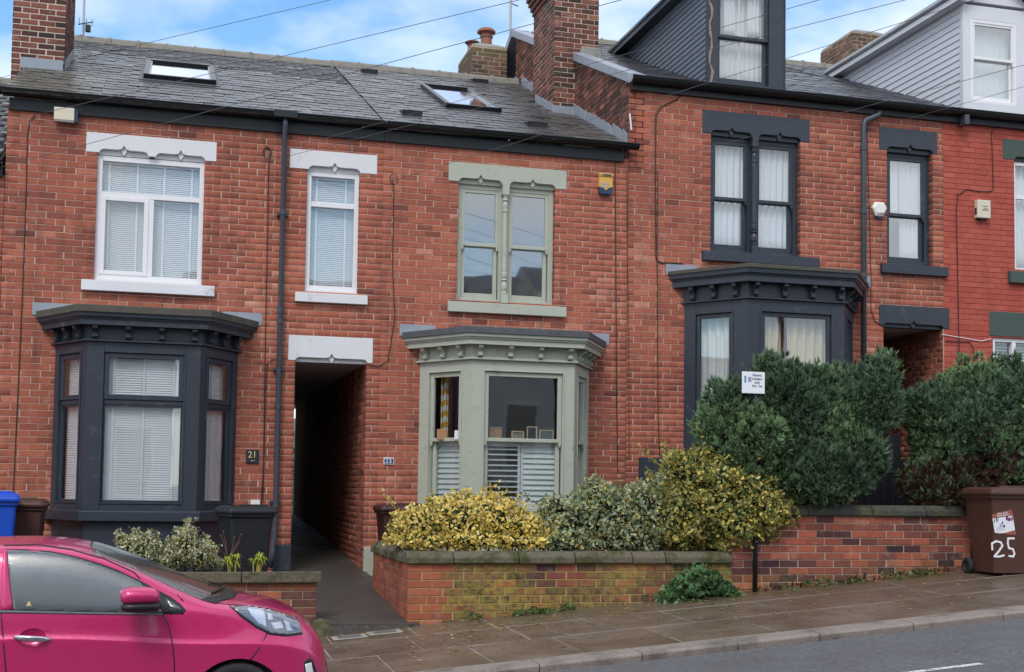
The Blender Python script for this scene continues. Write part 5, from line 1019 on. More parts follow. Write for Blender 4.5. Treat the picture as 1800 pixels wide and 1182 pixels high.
# markings on the brown bin: sticker and hand painted number (local to the bin's front face)
hb = PY_(1760, 857, -4.4).z-zb
def bface(sx, hh): f = (hh/hb-.2)/.66; dd = .33*(.73+.2*max(0, min(1, f))); return (sx, -dd-.02*(1-max(0, min(1, f)))-.003, hh)
def binpx(u, v):
    p = PY_(u, v, -4.68); q = Matrix.Rotation(.05, 3, 'Z')@(p-BB.location); return q.x, q.z
def strokes(pts, r, mat, name, off=.0):
    mb = MB()
    for (a, b) in zip(pts, pts[1:]):
        A_ = Vector(bface(*binpx(*a))); B_ = Vector(bface(*binpx(*b))); t = (B_-A_).normalized(); s = t.cross(Vector((0, -1, 0))).normalized()*r; A_ = A_-t*r*.6; B_ = B_+t*r*.6; o = Vector((0, -off, 0)); i = Vector((0, .004, 0))
        mb.loft([[A_-s+o, A_+s+o, A_+s+i, A_-s+i], [B_-s+o, B_+s+o, B_+s+i, B_-s+i]])
    q = mb.build(name, mat, BB); q['kind'] = 'stuff'; return q
strokes([(1749, 967), (1748, 956), (1755, 952), (1763, 954), (1766, 960), (1760, 970), (1753, 979), (1762, 979), (1769, 977)], .011, 'white_mark', 'painted_digit', .0015)
strokes([(1785, 947), (1775, 947), (1775, 956), (1777, 964), (1784, 966), (1787, 974), (1785, 979), (1778, 978)], .011, 'white_mark', 'painted_digit', .0015)
def bpoly(pp, mat, name, off):
    mb = MB(); V = [bface(*binpx(*q)) for q in pp]; mb.loft([[(a, b-off, c) for a, b, c in V], [(a, b+.003, c) for a, b, c in V]]); return mb.build(name, mat, BB)
bpoly([(1746, 905), (1779, 896), (1788, 941), (1752, 937)], 'card_white', 'sticker', .0012); bpoly([(1746, 905), (1779, 896), (1781, 907), (1747, 912)], 'sticker_red', 'sticker_band', .002); bpoly([(1770, 937), (1786, 932), (1788, 941), (1760, 938)], 'sticker_red', 'sticker_band', .002)
for q_, m_ in (((1771.5, 910, 2.2, 5.5), 'purple_ink'), ((1775.5, 913, 2.6, 4), 'purple_ink'), ((1780, 912, 2.0, 4.5), 'sticker_red'), ((1754, 912.5, 1.1, 5.5), 'green_stone'), ((1756.3, 914, 1.0, 5), 'grey_ink'), ((1761, 924, 1.6, 3.2), 'grey_ink'), ((1764, 919.5, 1.4, 3.6), 'purple_ink'), ((1767, 925, 2.6, 2.4), 'green_stone'), ((1750.5, 916, .8, 4.5), 'sticker_red')):
    a, b, c, d = q_; bpoly([(a-c*.6, b-d*.5), (a+c*.4, b-d), (a+c, b+d*.3), (a+c*.3, b+d), (a-c, b+d*.7)], m_, 'sticker_picture', .002)
for i, (s_, u_, v_) in enumerate((('Glass, Cans', 1763.5, 902.4), ('Plastic Bottles', 1764.5, 906.2))):
    q = bface(*binpx(u_, v_)); text(s_, (q[0], q[1]-.0035, q[2]), .030, 'card_white', BB, tilt=.16, sx=.95)
for j in range(4):
    q0 = (1753.5+.8*j, 928+2*j); bpoly([(q0[0], q0[1]), (q0[0]+14, q0[1]-2.2), (q0[0]+14, q0[1]-1.6), (q0[0], q0[1]+.6)], 'grey_ink', 'sticker_line', .0018)
# ------------------------------------------------------------------ lettering helper
# number plates
x0, x1, z0, z1 = rect(432.5, 454.5, 791, 815); o = MB().box(x0, x1, -.028, -.006, z0, z1).build('number_plate', 'slate_plaque', bevel=.002); tag(o, 'dark slate plaque with gold number 21', 'number plate')
ptext('21', 443.5, 800, .125, 'gold', o, -.0295, sx=.95); MB().box(x0+.06, x1-.05, -.0292, -.028, z0+.035, z0+.041).build('ornament', 'gold', o)
x0, x1, z0, z1 = rect(674, 692, 805, 817); o = MB().box(x0, x1, -.024, -.006, z0, z1).build('number_plate', 'white_mark', bevel=.006); tag(o, 'small blue enamel plate with white number 23', 'number plate')
MB().box(x0+.010, x1-.010, -.0255, -.023, z0+.010, z1-.010).build('enamel_panel', 'enamel_blue', o, bevel=.004); ptext('23', 683, 811, .085, 'white_mark', o, -.0268, sx=1.1)
# alarm boxes
x0, x1, z0, z1 = rect(95, 131, 190, 215, -.1); t = thing('alarm_box', 'plain cream alarm box under the eaves of house 21', 'alarm box', ((x0+x1)/2, -.05, z0))
MB().box(x0, x1, -.13, -.055, z0+.02, z1).build('cover', 'cream_plastic', t, bevel=.008); MB().box(x0+.005, x1-.002, -.125, -.056, z0, z0+.019).build('base', 'cement', t); MB().box(x1+.001, x1+.045, -.11, -.054, z0+.005, z1-.004).build('strobe', 'lens_blue', t, bevel=.006)
x0, x1, z0, z1 = rect(1050, 1074, 307, 344); t = thing('alarm_box', 'yellow alarm box with black base beside the sage window', 'alarm box', ((x0+x1)/2, 0, z0)); zc = z0+(z1-z0)*.24; xm = (x0+x1)/2
MB(FRONT).prism([(x0, zc+.03), (x0+.05, zc+.025), (xm, zc-.02), (x1-.05, zc+.025), (x1, zc+.03), (x1-.004, z1-.05), (x0+.004, z1-.05)], .006, .085).build('cover', 'yellow_plastic', t, bevel=.006)
MB(FRONT).prism([(x0+.012, z0+.01), (x0+.03, z0), (x1-.03, z0), (x1-.012, z0+.01), (x1-.004, zc+.028), (x1-.05, zc+.023), (xm, zc-.022), (x0+.05, zc+.023), (x0+.004, zc+.028)], .007, .078).build('siren_base', 'lens_blue', t, bevel=.008)
MB(FRONT).box(x0+.002, x1+.004, .006, .1, z1-.05, z1-.005).build('top', 'yellow_plastic', t, bevel=.008); MB(FRONT).box(x0+.05, x1-.03, .1, .103, z1-.04, z1-.02).build('slot', 'lens_blue', t)
def specks(x0, x1, z, h, Y, mat, parent, n):                  # lettering too blurred to read in the photograph
    mb = MB(); w = (x1-x0)/n
    for i in range(n): a = x0+w*i; k = random.uniform(.55, .85); mb.box(a, a+w*k, Y-.001, Y, z, z+h*random.uniform(.75, 1.)); mb.box(a+w*.2, a+w*.45, Y-.0015, Y-.001, z-.1*h, z+h*.4)
    o = mb.build('lettering', mat, parent); o['kind'] = 'stuff'
a, b = PY_(1056, 323, -.087), PY_(1071.5, 323, -.087); specks(a.x, b.x, PY_(1063, 325.5, -.087).z, .03, -.0856, 'grey_ink', t, 7); specks(a.x, b.x, PY_(1063, 330.5, -.087).z, .03, -.0856, 'grey_ink', t, 6)
cx, cz, r = *((lambda p: (p.x, p.z))(PY_(1543, 369))), .135; t = thing('alarm_box', 'white hexagonal alarm box beside the grey downpipe', 'alarm box', (cx, 0, cz-r))
hx = [(cx+r*math.cos(math.radians(a)), cz+r*math.sin(math.radians(a))) for a in (8, 55, 125, 172, 240, 300)]; MB(FRONT).prism(hx, .006, .045).build('base', 'cream_plastic', t); 
MB(FRONT).loft([[(cx+(x-cx)*k, d, cz+(z-cz)*k) for x, z in hx] for k, d in ((.98, .046), (.93, .06), (.72, .075))]).build('cover', 'white_plastic', t, bevel=.004); MB(FRONT).prism([(cx-.07, cz-r*.84), (cx+.07, cz-r*.84), (cx+.04, cz-r*1.05), (cx-.04, cz-r*1.05)], .01, .05).build('strobe', 'lens_blue', t)
for i, s in enumerate(('ATLAS', 'SECURITY', 'SYSTEMS', '0114')): text(s, (cx+.01, -.0765, cz+.075-i*.036), .034, 'black_ink', t)
specks(cx-.05, cx+.065, cz-.083, .022, -.0755, 'black_ink', t, 6)
x0, x1, z0, z1 = rect(1712, 1735, 354, 388); t = thing('alarm_box', 'cream alarm box lettered RD on the red painted wall', 'alarm box', ((x0+x1)/2, 0, z0))
MB(FRONT).prism([(x0, z0+.02), (x1, z0+.02), (x1-.0, z1), (x0, z1)], .006, .10).build('cover', 'cream_plastic', t, bevel=.012); MB(FRONT).prism([(x0+.01, z0+.019), (x0+.08, z0-.005), (x1-.02, z0+.019)], .01, .08).build('vent', 'black_ink', t); MB(FRONT).box(x0-.006, x0-.0005, .03, .075, z0+.08, z0+.19).build('strobe', 'lens_blue', t, bevel=.003)
xm = (x0+x1)/2+.02; text('RD', (xm, -.1015, z1-.055), .085, 'black_ink', t); specks(xm-.05, xm+.055, z1-.108, .014, -.1005, 'black_ink', t, 7); specks(xm-.03, xm+.04, z1-.14, .013, -.1005, 'black_ink', t, 4); specks(xm-.055, xm+.06, z1-.17, .02, -.1005, 'black_ink', t, 7)
# parking sign on its post
Yp = -3.915; pt_, pb = PY_(1327, 660, Yp), PY_(1327, 1035, Yp); t = thing('parking_sign', 'white permit holders only sign on a thin black post', 'sign', (pt_.x, Yp, gz(pt_.x)))
MB().tube([(pb.x, Yp, gz(pb.x)-.02), (pb.x, Yp, 2.0), (pb.x, Yp, pt_.z+.04)], .028, 12).build('post', 'cable', t, smooth=True); x0, x1, z0, z1 = rect(1304, 1344, 654, 692, Yp-.04)
pl = MB().box(x0, x1, Yp-.045, Yp-.04, z0, z1).build('plate', 'card_white', t, bevel=.002)
for i, s in enumerate(('Permit', 'holders', 'only', 'Mon - Sat')): text(s, (x0+(x1-x0)*.66, Yp-.047, z1-.04-i*.042), .042 if i < 3 else .034, 'black_ink', pl, sx=1.0)
MB().box(x0+.03, x0+.052, Yp-.0468, Yp-.0452, z1-.13, z1-.05).build('symbol', 'teal_ink', pl); MB().box(x0+.075, x0+.12, Yp-.0468, Yp-.0452, z1-.12, z1-.06).build('symbol', 'grey_ink', pl)
# white box on the wall above the black bin
x0, x1, z0, z1 = rect(440, 457, 879, 888, -.03); tag(MB().box(x0, x1, -.06, -.006, z0, z1).build('junction_box', 'white_plastic', bevel=.003), 'small white box on the wall above the black bin', 'box')
# ------------------------------------------------------------------ cables on the walls
def wcable(label, pts, r=.006, Y=-.018, mat='cable', n=0, group='thin black cables on the brick walls'):
    q = [PY_(u, v, Y) for u, v in pts]; tag(MB().tube(q, r, 6).build('wall_cable', mat), label, 'cable', group)
wcable('black cable down the wall at the left edge of house 21', [(62, 203), (52, 213), (48, 240), (46, 330), (42, 450), (36, 590), (30, 720), (23, 868)])
wcable('black cable left of the grey downpipe, nearest the pipe', [(462, 268), (468, 258), (476, 266), (474, 276), (472, 300), (470, 420), (467, 560), (464, 760), (462, 880)])
wcable('second cable left of the grey downpipe, looping near the passage lintel', [(505, 632), (478, 632), (470, 640), (466, 700), (464, 800), (459, 884)], .005)
wcable('black cable between the narrow white window and the sage window', [(690, 316), (692, 330), (691, 395), (690, 470), (694, 560), (688, 595), (682, 635), (665, 644), (645, 641)])
wcable('black cable right of the sage window beside the yellow alarm', [(1081, 275), (1082, 400), (1083, 560), (1084, 700), (1086, 830)], .007)
wcable('thin cable just left of the house 25 corner', [(1102, 300), (1103, 450), (1105, 600), (1106, 800)], .004)
wcable('thick black cable bending up to the eaves left of the twin navy window', [(1215, 152), (1190, 175), (1162, 188), (1153, 202), (1152, 300), (1153, 455), (1160, 462), (1200, 464)], .008)
wcable('black cable down beside the navy bay', [(1156, 300), (1155, 450), (1156, 600), (1157, 740), (1160, 808)], .006)
wcable('black cable right of the second downpipe', [(1524, 215), (1526, 300), (1529, 400), (1531, 480), (1531, 545), (1538, 565), (1554, 575)], .006)
wcable('looping black cable on the red painted wall', [(1800, 222), (1772, 226), (1752, 224), (1743, 232), (1745, 290), (1746, 330), (1742, 337), (1722, 337), (1700, 333), (1684, 343), (1681, 370), (1683, 450), (1685, 560), (1687, 690)], .007)
wcable('short white cable above the red wall window', [(1655, 588), (1690, 594), (1725, 600), (1742, 596)], .006, mat='white_mark'); wcable('short black cable on the red wall below the white one', [(1662, 600), (1705, 602), (1711, 612), (1711, 640)], .006)
# ------------------------------------------------------------------ overhead cables to a pole across the street
PE = CAM+RT*20.5+Vector((0, 0, 6.9))
t = thing('telegraph_pole', 'wooden telegraph pole across the street', 'pole', (PE.x, PE.y, gz(PE.x)-.3)); MB().tube([(PE.x, PE.y, gz(PE.x)-.4), (PE.x, PE.y, PE.z+.4)], [.13, .09], 10).build('shaft', 'twig', t); MB().tube([(PE.x-.25, PE.y, PE.z), (PE.x+.25, PE.y, PE.z)], .02, 6).build('crossbar', 'steel', t)
for lb, u, v, Y, via, dz, r in (('overhead cable passing behind the left chimney', -40, 146, 6., (500, 18), .0, .006), ('overhead cable starting at the left edge below the lintel', 0, 295, -.12, (933, 41), .0, .0055), ('overhead cable starting beside the cream alarm box', 60, 203, -.12, (893, 3), 0, .0055), ('upper of two overhead cables from the coil by the downpipe', 470, 272, -.12, (1433, 0), 0, .005), ('lower of two overhead cables from the coil by the downpipe', 474, 283, -.12, (1583, 0), 0, .005),
        ('overhead cable starting left of the sage lintel', 692, 318, -.12, (1690, 5), 0, .005), ('overhead cable starting at the corner of the taller house', 1108, 296, -.05, (1800, 113), 0, .005), ('overhead cable starting above the narrow navy window', 1530, 228, -.05, (1800, 152), 0, .005)):
    a = PY_(u, v, Y)
    e2 = CAM+(RT+DN*((via[1]-v)/(via[0]-u)))*20.5
    tag(MB().tube([a, a.lerp(e2, .25)-Vector((0, 0, .012)), a.lerp(e2, .5)-Vector((0, 0, .016)), a.lerp(e2, .75)-Vector((0, 0, .012)), e2], r*.62, 6).build('overhead_cable', 'wire'), lb, 'cable', 'overhead cables')
for lb, u, v in (('coiled cable and bracket left of the downpipe', 470, 270), ('cable bracket left of the sage lintel', 692, 316)):
    p = PY_(u, v, -.03); tag(MB().tube([(p.x+.055*math.cos(a), -.03-.008*a, p.z+.08*math.sin(a)) for a in [i*.45 for i in range(15)]], .006, 6).build('cable_coil', 'cable'), lb, 'cable')
# television aerials
t = thing('television_aerial', 'aerial mast beside the left chimney', 'aerial', (PY_(146, 76, 6.25).x, 6.25, 9.3)); a, b = PY_(146, 80, 6.25), PY_(149, -30, 6.25); MB().tube([a, b], .022, 8).build('mast', 'steel', t); c = PY_(147, 42, 6.25)
MB().tube([(c.x-.09, 6.2, c.z-.04), (c.x+.16, 6.2, c.z+.03)], .01, 6).build('boom', 'cable', t); MB().box(c.x+.04, c.x+.13, 6.1, 6.2, c.z-.17, c.z-.06).build('amplifier', 'cable', t); [MB().tube([(c.x+q, 6.2, c.z-.05), (c.x+q, 6.2, c.z+.08)], .005, 5).build('element', 'cable', t) for q in (-.07, .05, .15)]
t = thing('television_aerial', 'tall thin aerial mast behind the roof of house 23', 'aerial', (PY_(898, 120, 9).x, 9, 9)); MB().tube([(PY_(898, 130, 9).x, 9, 9), PY_(898, -40, 9)], .03, 8).build('mast', 'steel', t); c = PY_(903, 8, 9); MB().tube([(c.x-.05, 8.98, c.z), (c.x+.1, 8.98, c.z-.04)], .012, 5).build('bracket', 'cable', t)
# ------------------------------------------------------------------ things behind the windows
def face_fr(fc, i): A_, B_, e = fc[i]; return Fr((A_[0], A_[1], 0), (e[0], e[1], 0), (e[1], -e[0], 0)), math.hypot(B_[0]-A_[0], B_[1]-A_[1])
def shutter(label, fr, x0, x1, z0, z1, d, open_, n=11):
    t = thing('window_shutter', label, 'shutter', fr((x0+x1)/2, d, z0), 'white shutters in the sage bay'); w = .035
    for a, b, c, e in ((x0, x0+w, z0, z1), (x1-w, x1, z0, z1), (x0+w, x1-w, z0, z0+.05), (x0+w, x1-w, z1-.05, z1)): MB(fr).box(a, b, d-.012, d+.012, c, e).build('stile' if b-a < .05 else 'rail', 'shutter', t)
    for i in range(n):
        z = z0+.05+(z1-z0-.1)*(i+.5)/n; a = math.radians(12 if open_ else 68); hh = (z1-z0-.1)/n*.56; c, s = math.cos(a)*hh, math.sin(a)*hh; th = .004
        MB(fr).loft([[(x, d-c, z+s+th), (x, d-c, z+s-th), (x, d+c, z-s-th), (x, d+c, z-s+th)] for x in (x0+w+.001, x1-w-.001)]).build('slat', 'shutter', t)
zt = zm23-.03; fr, ln = face_fr(fc23, 1); xm = ln*.5
shutter('left shutter in the sage bay front with open slats', fr, .2, xm-.005, zb23[3]+.01, zt, -.14, True); shutter('right shutter in the sage bay front with closed slats', fr, xm+.005, ln-.2, zb23[3]+.01, zt, -.14, False)
fr, ln = face_fr(fc23, 0); shutter('closed shutter in the left side of the sage bay', fr, .22, ln-.22, zb23[3]+.01, zt, -.14, False); fr, ln = face_fr(fc23, 2); shutter('closed shutter in the right side of the sage bay', fr, .22, ln-.22, zb23[3]+.01, zt, -.14, False)
MB().sweep([(-.32, zm23-.03), (-.12, zm23-.03), (-.12, zm23+.0), (-.32, zm23+.0)], baypath(BX23, .85)[0]).build('window_shelf', 'shutter', b23)
curtain('yellow and white chevron curtain at the left of the sage bay', FRONT, PY_(775, 720, -.17).x, PY_(788, 720, -.17).x, zm23-.02, zb23[4]+.02, .17, 'chevron_cloth', 2, .02)
def pic(label, u0, u1, v0, v1, fmat, imat, Y=-.66, tilt=0):
    x0, x1, z0, z1 = rect(u0, u1, v0, v1, Y); z0 = zm23+.001; t = thing('picture_frame', label, 'picture frame', ((x0+x1)/2, Y, z0), 'picture frames on the bay window shelf'); F = Fr((0, Y, 0), (1, 0, 0), (0, -1, 0))
    w = .014
    for a, b, c, e in ((x0, x0+w, z0, z1), (x1-w, x1, z0, z1), (x0+w, x1-w, z0, z0+w), (x0+w, x1-w, z1-w, z1)): MB(F).box(a, b, -.01, .01, c, e).build('frame_bar', fmat, t)
    MB(F).box(x0+w, x1-w, -.008, .0, z0+w, z1-w).build('picture', imat, t)
pic('tan wooden picture frame at the left end of the front shelf', 860, 882, 751, 770, 'wood_tan', 'wood_tan'); pic('wide pale gold picture frame second on the shelf', 899, 921, 758, 771, 'frame_gold', 'cement'); pic('tall gold edged dark picture frame', 926, 944, 750, 771, 'frame_gold', 'black_ink'); pic('gold edged picture frame with dark green picture at the right', 948, 973, 756, 772, 'frame_gold', 'green_stone')
def obj_on(label, u0, u1, v0, mat, cat, name, Y=-.35): x0, x1, z0, z1 = rect(u0, u1, v0, 770, Y); tag(MB().box(x0, x1, -(-Y)-.012, -(-Y)+.012, zm23+.001, z1).build(name, mat, bevel=.004), label, cat)
obj_on('small brown wooden block in the left side of the sage bay', 768, 786, 755, 'wood_tan', 'ornament', 'wooden_block', -.38); obj_on('small white card in the left side of the sage bay', 799, 807, 757, 'card_white', 'card', 'greeting_card', -.6)
# curtains of 25, 27 and the dormer
fr, ln = face_fr(fc25, 1); curtain('cream curtain on the left in the navy bay front', fr, .18, .62, 1.9, zb25[4], -.2, 'cream_curtain', 4, .035, 'curtains in the navy bay'); curtain('wider cream curtain on the right in the navy bay front', fr, .70, ln-.16, 1.9, zb25[4], -.2, 'cream_curtain', 5, .035, 'curtains in the navy bay', seed=1); curtain('narrow maroon curtain between the cream curtains', fr, .58, .74, 1.9, zb25[4], -.27, 'maroon_cloth', 2, .02, 'curtains in the navy bay')
fr, ln = face_fr(fc25, 0); curtain('pale grey curtain in the left side of the navy bay', fr, .18, ln-.2, 1.9, zb25[4], -.18, 'white_curtain', 5, .03, 'curtains in the navy bay')
curtain('white net curtain behind the twin navy sash window', FRONT, D[0]+.03, D[1]-.03, D[2], D[3], -.24, 'lace', 14, .018); curtain('white curtain behind the narrow navy sash window, drawn to the right', FRONT, E_[0]+.36, E_[1]-.02, E_[2], E_[3], -.24, 'lace', 6, .03); curtain('pale net curtain at the left of the narrow navy sash window', FRONT, E_[0]+.03, E_[0]+.42, E_[2]+.75, E_[3], -.25, 'lace', 3, .01)
curtain('white curtain behind the upper window of the red house', FRONT, U27[0]+.05, U27[1]-.05, U27[2]+.05, U27[3]-.05, -.2, 'lace', 12, .02)
x0, x1, z0, z1 = G27; blind_t = blind('pale blind in the lower window of the red house', FRONT, x0+.05, x1-.05, z0, z1-.03, -.2, (.3, .6), .05)
F5 = Fr((0, .15, 0), (1, 0, 0), (0, -1, 0)); curtain('left white tied curtain in the dark dormer', F5, win5[0]+.16, win5[0]+.36, PY_(1300, 60, .15).z, win5[3], -.16, 'lace', 3, .02, 'dormer curtains'); curtain('right white tied curtain in the dark dormer', F5, win5[0]+.56, win5[0]+.76, PY_(1330, 60, .15).z, win5[3], -.16, 'lace', 3, .02, 'dormer curtains', seed=2)
curtain('pale net curtain filling the dark dormer window', F5, win5[0]+.02, win5[1]-.02, win5[2], win5[3], -.22, 'white_curtain', 10, .008)
tag(MB(F5).box(win5[0]+.405, win5[0]+.425, -.15, -.14, win5[2], win5[3]).build('blind_rail', 'white_mark'), 'thin white upright rail behind the dark dormer glass', 'rail')
curtain('pale green white blind behind the white dormer window', Fr((0, .2, 0), (1, 0, 0), (0, -1, 0)), win7[0]+.02, win7[1]-.02, win7[2], win7[3], -.2, 'shutter', 8, .004)
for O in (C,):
    MB(FRONT).box(O[0]-.4, O[1]+.4, -1.5, -1.48, O[2]-.3, O[3]+.3).build('inner_wall_screen', 'dark_room', H23)  # dark screen added so the sashes look onto an unlit room
# ------------------------------------------------------------------ the pink car parked at the kerb
TH = math.atan(.083); CX, CYC = 1.13, -7.75; CZ = gz(CX)-.165-.029+.03
CAR = thing('parked_car', 'shiny wet magenta pink hatchback cut by the left edge', 'car', (CX, CYC, CZ), rot=(0, -TH, 0))
def CL(u, v, Y):
    p = PY_(u, v, Y); dx, dz = p.x-CX, p.z-CZ; return (dx*math.cos(TH)+dz*math.sin(TH), -dx*math.sin(TH)+dz*math.cos(TH))
ST = [(-3.56, .60, .45, .82, .58, .98, .50, 1.05, 1.1), (-3.47, .73, .32, .9, .71, 1.1, .58, 1.36, 1.41), (-3.1, .785, .25, .95, .755, 1.13, .62, 1.48, 1.545), (-2.6, .80, .22, .95, .775, 1.12, .64, 1.525, 1.585), (-2.1, .80, .2, .935, .775, 1.095, .645, 1.515, 1.58), (-1.75, .80, .2, .90, .775, 1.065, .645, 1.475, 1.55), (-1.5, .80, .2, .87, .775, 1.045, .65, 1.41, 1.49), (-1.2, .80, .2, .825, .775, 1.02, .675, 1.265, 1.35),
      (-.95, .80, .2, .785, .77, .995, .71, 1.10, 1.22), (-.72, .797, .2, .76, .757, .975, .71, 1.005, 1.10), (-.55, .79, .2, .745, .735, .955, .65, .995, 1.035), (-.35, .77, .2, .72, .70, .90, .61, .945, .985), (-.18, .725, .2, .68, .645, .825, .56, .88, .92), (-.05, .645, .2, .61, .575, .72, .50, .79, .83), (.04, .52, .22, .50, .47, .60, .42, .66, .70), (.08, .38, .3, .40, .36, .46, .33, .5, .53)]
mb = MB(); rings = []
for x, w, zb_, zc, y5, z5, y6, z6, z8 in ST:
    hp = [(.55*w, zb_), (w*.97, zb_+.05), (w*.985, (zb_+zc)/2-.02), (w, zc-.02), (w*1.004, zc), (w*.985, zc+.018), ((w+y5)/2*.99, (zc+z5)/2), (y5, z5), ((y5+y6)/2+.012, (z5+z6)/2), (y6, z6), (y6*.86, z6+(z8-z6)*.42), (y6*.45, z6+(z8-z6)*.84)]
    rings.append([(x, 0, zb_)]+[(x, -y, z) for y, z in hp]+[(x, 0, z8)]+[(x, y, z) for y, z in hp[::-1]])
mb.loft(rings)
tmp = mb.build('tmp', 'car_paint'); s = tmp.modifiers.new('s', 'SUBSURF'); s.levels = 2; s.render_levels = 2
dg = bpy.context.evaluated_depsgraph_get(); me = bpy.data.meshes.new_from_object(tmp.evaluated_get(dg)); bpy.data.objects.remove(tmp)
bmm = bmesh.new(); bmm.from_mesh(me); BV = BVHTree.FromBMesh(bmm)
body = link('body', me, CAR); me.polygons.foreach_set('use_smooth', [True]*len(me.polygons))
WX = [(-.605, .308), (-2.98, .308)]
for i, (wx, wz) in enumerate(WX):                                # cut the wheel arches
    c = MB().loft([[(wx+.338*math.cos(a), y, wz+.338*math.sin(a)) for a in [k*math.pi/20 for k in range(40)]] for y in (-1, 1)]).build('cut', 'car_black', CAR)
    b = body.modifiers.new('b', 'BOOLEAN'); b.object = c; b.solver = 'EXACT'; dg = bpy.context.evaluated_depsgraph_get(); m2 = bpy.data.meshes.new_from_object(body.evaluated_get(dg)); body.modifiers.clear(); body.data = m2; bpy.data.objects.remove(c)
hc = CL(58, 1119, -8.5); hy = BV.ray_cast(Vector((hc[0], -3, hc[1])), Vector((0, 1, 0)))[0].y
c = MB().loft([[(hc[0]+.085*math.sin(p)*math.cos(a), hy+.034*math.cos(p), hc[1]+.062*math.sin(p)*math.sin(a)) for a in [k*math.pi/12 for k in range(24)]] for p in [.05+3.04*k/10 for k in range(11)]]).build('cut', 'car_black', CAR)
b = body.modifiers.new('b', 'BOOLEAN'); b.object = c; b.solver = 'EXACT'; dg = bpy.context.evaluated_depsgraph_get(); m2 = bpy.data.meshes.new_from_object(body.evaluated_get(dg)); body.modifiers.clear(); body.data = m2; bpy.data.objects.remove(c)
m2.polygons.foreach_set('use_smooth', [True]*len(m2.polygons)); m2.materials.clear(); m2.materials.append(M['car_paint'])
es = body.modifiers.new('sharp', 'EDGE_SPLIT'); es.split_angle = math.radians(50)
def dens(poly, step=.04):
    out = []
    for a, b in zip(poly, poly[1:]+poly[:1]):
        n = max(1, int(math.hypot(b[0]-a[0], b[1]-a[1])/step)); out += [(a[0]+(b[0]-a[0])*i/n, a[1]+(b[1]-a[1])*i/n) for i in range(n)]
    return out
def panel(name, poly, mat, off=.004, mode='side', parent=None, step=.05, side=-1, th=.004):
    po = dens(poly, step); xs = [p[0] for p in po]; zs = [p[1] for p in po]; pts = [Vector(p) for p in po]; n = len(pts)
    def inside(x, y):
        r = False
        for (ax, ay), (bx, by) in zip(po, po[1:]+po[:1]):
            if (ay > y) != (by > y) and x < (bx-ax)*(y-ay)/(by-ay)+ax: r = not r
        return r
    x = min(xs)+step/2
    while x < max(xs):
        z = min(zs)+step/2
        while z < max(zs):
            if inside(x, z): pts.append(Vector((x, z)))
            z += step
        x += step
    V2, _, F2, *_r = delaunay_2d_cdt(pts, [], [list(range(n))], 1, 1e-6); V = []
    for p in V2:
        if mode == 'side': hit = BV.ray_cast(Vector((p.x, side*3, p.y)), Vector((0, -side, 0)))
        elif mode == 'top': hit = BV.ray_cast(Vector((p.x, p.y, 3)), Vector((0, 0, -1)))
        else: hit = BV.ray_cast(Vector((2, p.x, p.y)), Vector((-1, 0, 0)))
        h, nn = (hit[0], hit[1]) if hit[0] is not None else (Vector((p.x, side*.3, p.y)), Vector((0, side, 0)))
        V.append(tuple(h+nn*off))
    m = MB(); [m.pt(*q) for q in V]; [m.face(f) for f in F2]; o = m.build(name, mat, parent or CAR, smooth=True)
    s = o.modifiers.new('t', 'SOLIDIFY'); s.thickness = th; s.offset = -1; return o
def seam(pts, w=.007, mat='car_black', name='panel_gap', mode='side', off=.003, Y=-8.52, px=True, parent=None, side=-1):
    q = [Vector(CL(u, v, Y)) for u, v in pts] if px else [Vector(p) for p in pts]; L = []; R_ = []
    for i, p in enumerate(q):
        t = (q[min(i+1, len(q)-1)]-q[max(0, i-1)]).normalized(); n = Vector((-t.y, t.x))*w/2; L.append(tuple(p+n)); R_.append(tuple(p-n))
    return panel(name, L+R_[::-1], mat, off, mode, parent, .05, side, .002)
NS = -8.50
def cl(L, Y=NS): return [CL(u, v, Y) for u, v in L]
wpx = [(9, 970), (45, 971), (83, 974), (115, 980), (143, 987), (172, 996), (200, 1006), (225, 1016), (246, 1026), (262, 1045), (286, 1077), (150, 1076), (25, 1074)]
panel('window_seal', [(x, z) for x, z in cl([(6, 967), (45, 968), (85, 971), (118, 977), (146, 984), (176, 993), (204, 1003), (244, 1021), (300, 1050), (318, 1063), (327, 1073), (322, 1080), (150, 1079), (2, 1078), (2, 1072)])], 'car_black', .001, step=.02)
sw = panel('side_window', cl(wpx), 'car_glass', .006, step=.02); panel('quarter_window', cl([(290, 1052), (316, 1068), (319, 1074), (300, 1075)]), 'car_glass', .005)
panel('window_trim', cl([(0, 1073), (150, 1076), (286, 1078), (286, 1081), (150, 1079.5), (0, 1077)]), 'lamp_grey', .006)
panel('sticker', cl([(46, 1066), (51, 1057), (57, 1066)]), 'frame_gold', .0065, step=.02)
panel('door_pillar', cl([(2, 970), (8, 970), (24, 1073), (2, 1072)]), 'car_paint', .0045)
panel('rear_side_window', [(-2.12, 1.15), (-2.12, 1.42), (-2.6, 1.43), (-3.0, 1.33), (-3.05, 1.2)], 'car_glass', .004)
for pts in ([(286, 1080), (296, 1100), (303, 1130), (306, 1160), (307, 1190)], [(2, 1079), (6, 1120), (12, 1190)], [(473, 1110), (455, 1140), (440, 1160)], [(322, 1058), (312, 1048), (330, 1040)]): seam(pts)
seam([(0, 962), (60, 961), (120, 969), (180, 985), (235, 1009), (246, 1020)], .006)
seam([(10, 1140), (150, 1141), (302, 1150)], .0, off=.0005) if False else None
ws = [(-1.50, -.555), (-1.53, -.3), (-1.54, 0), (-1.53, .3), (-1.50, .555), (-1.1, .62), (-.80, .665), (-.66, .45), (-.60, 0), (-.66, -.45), (-.80, -.665), (-1.1, -.62)]
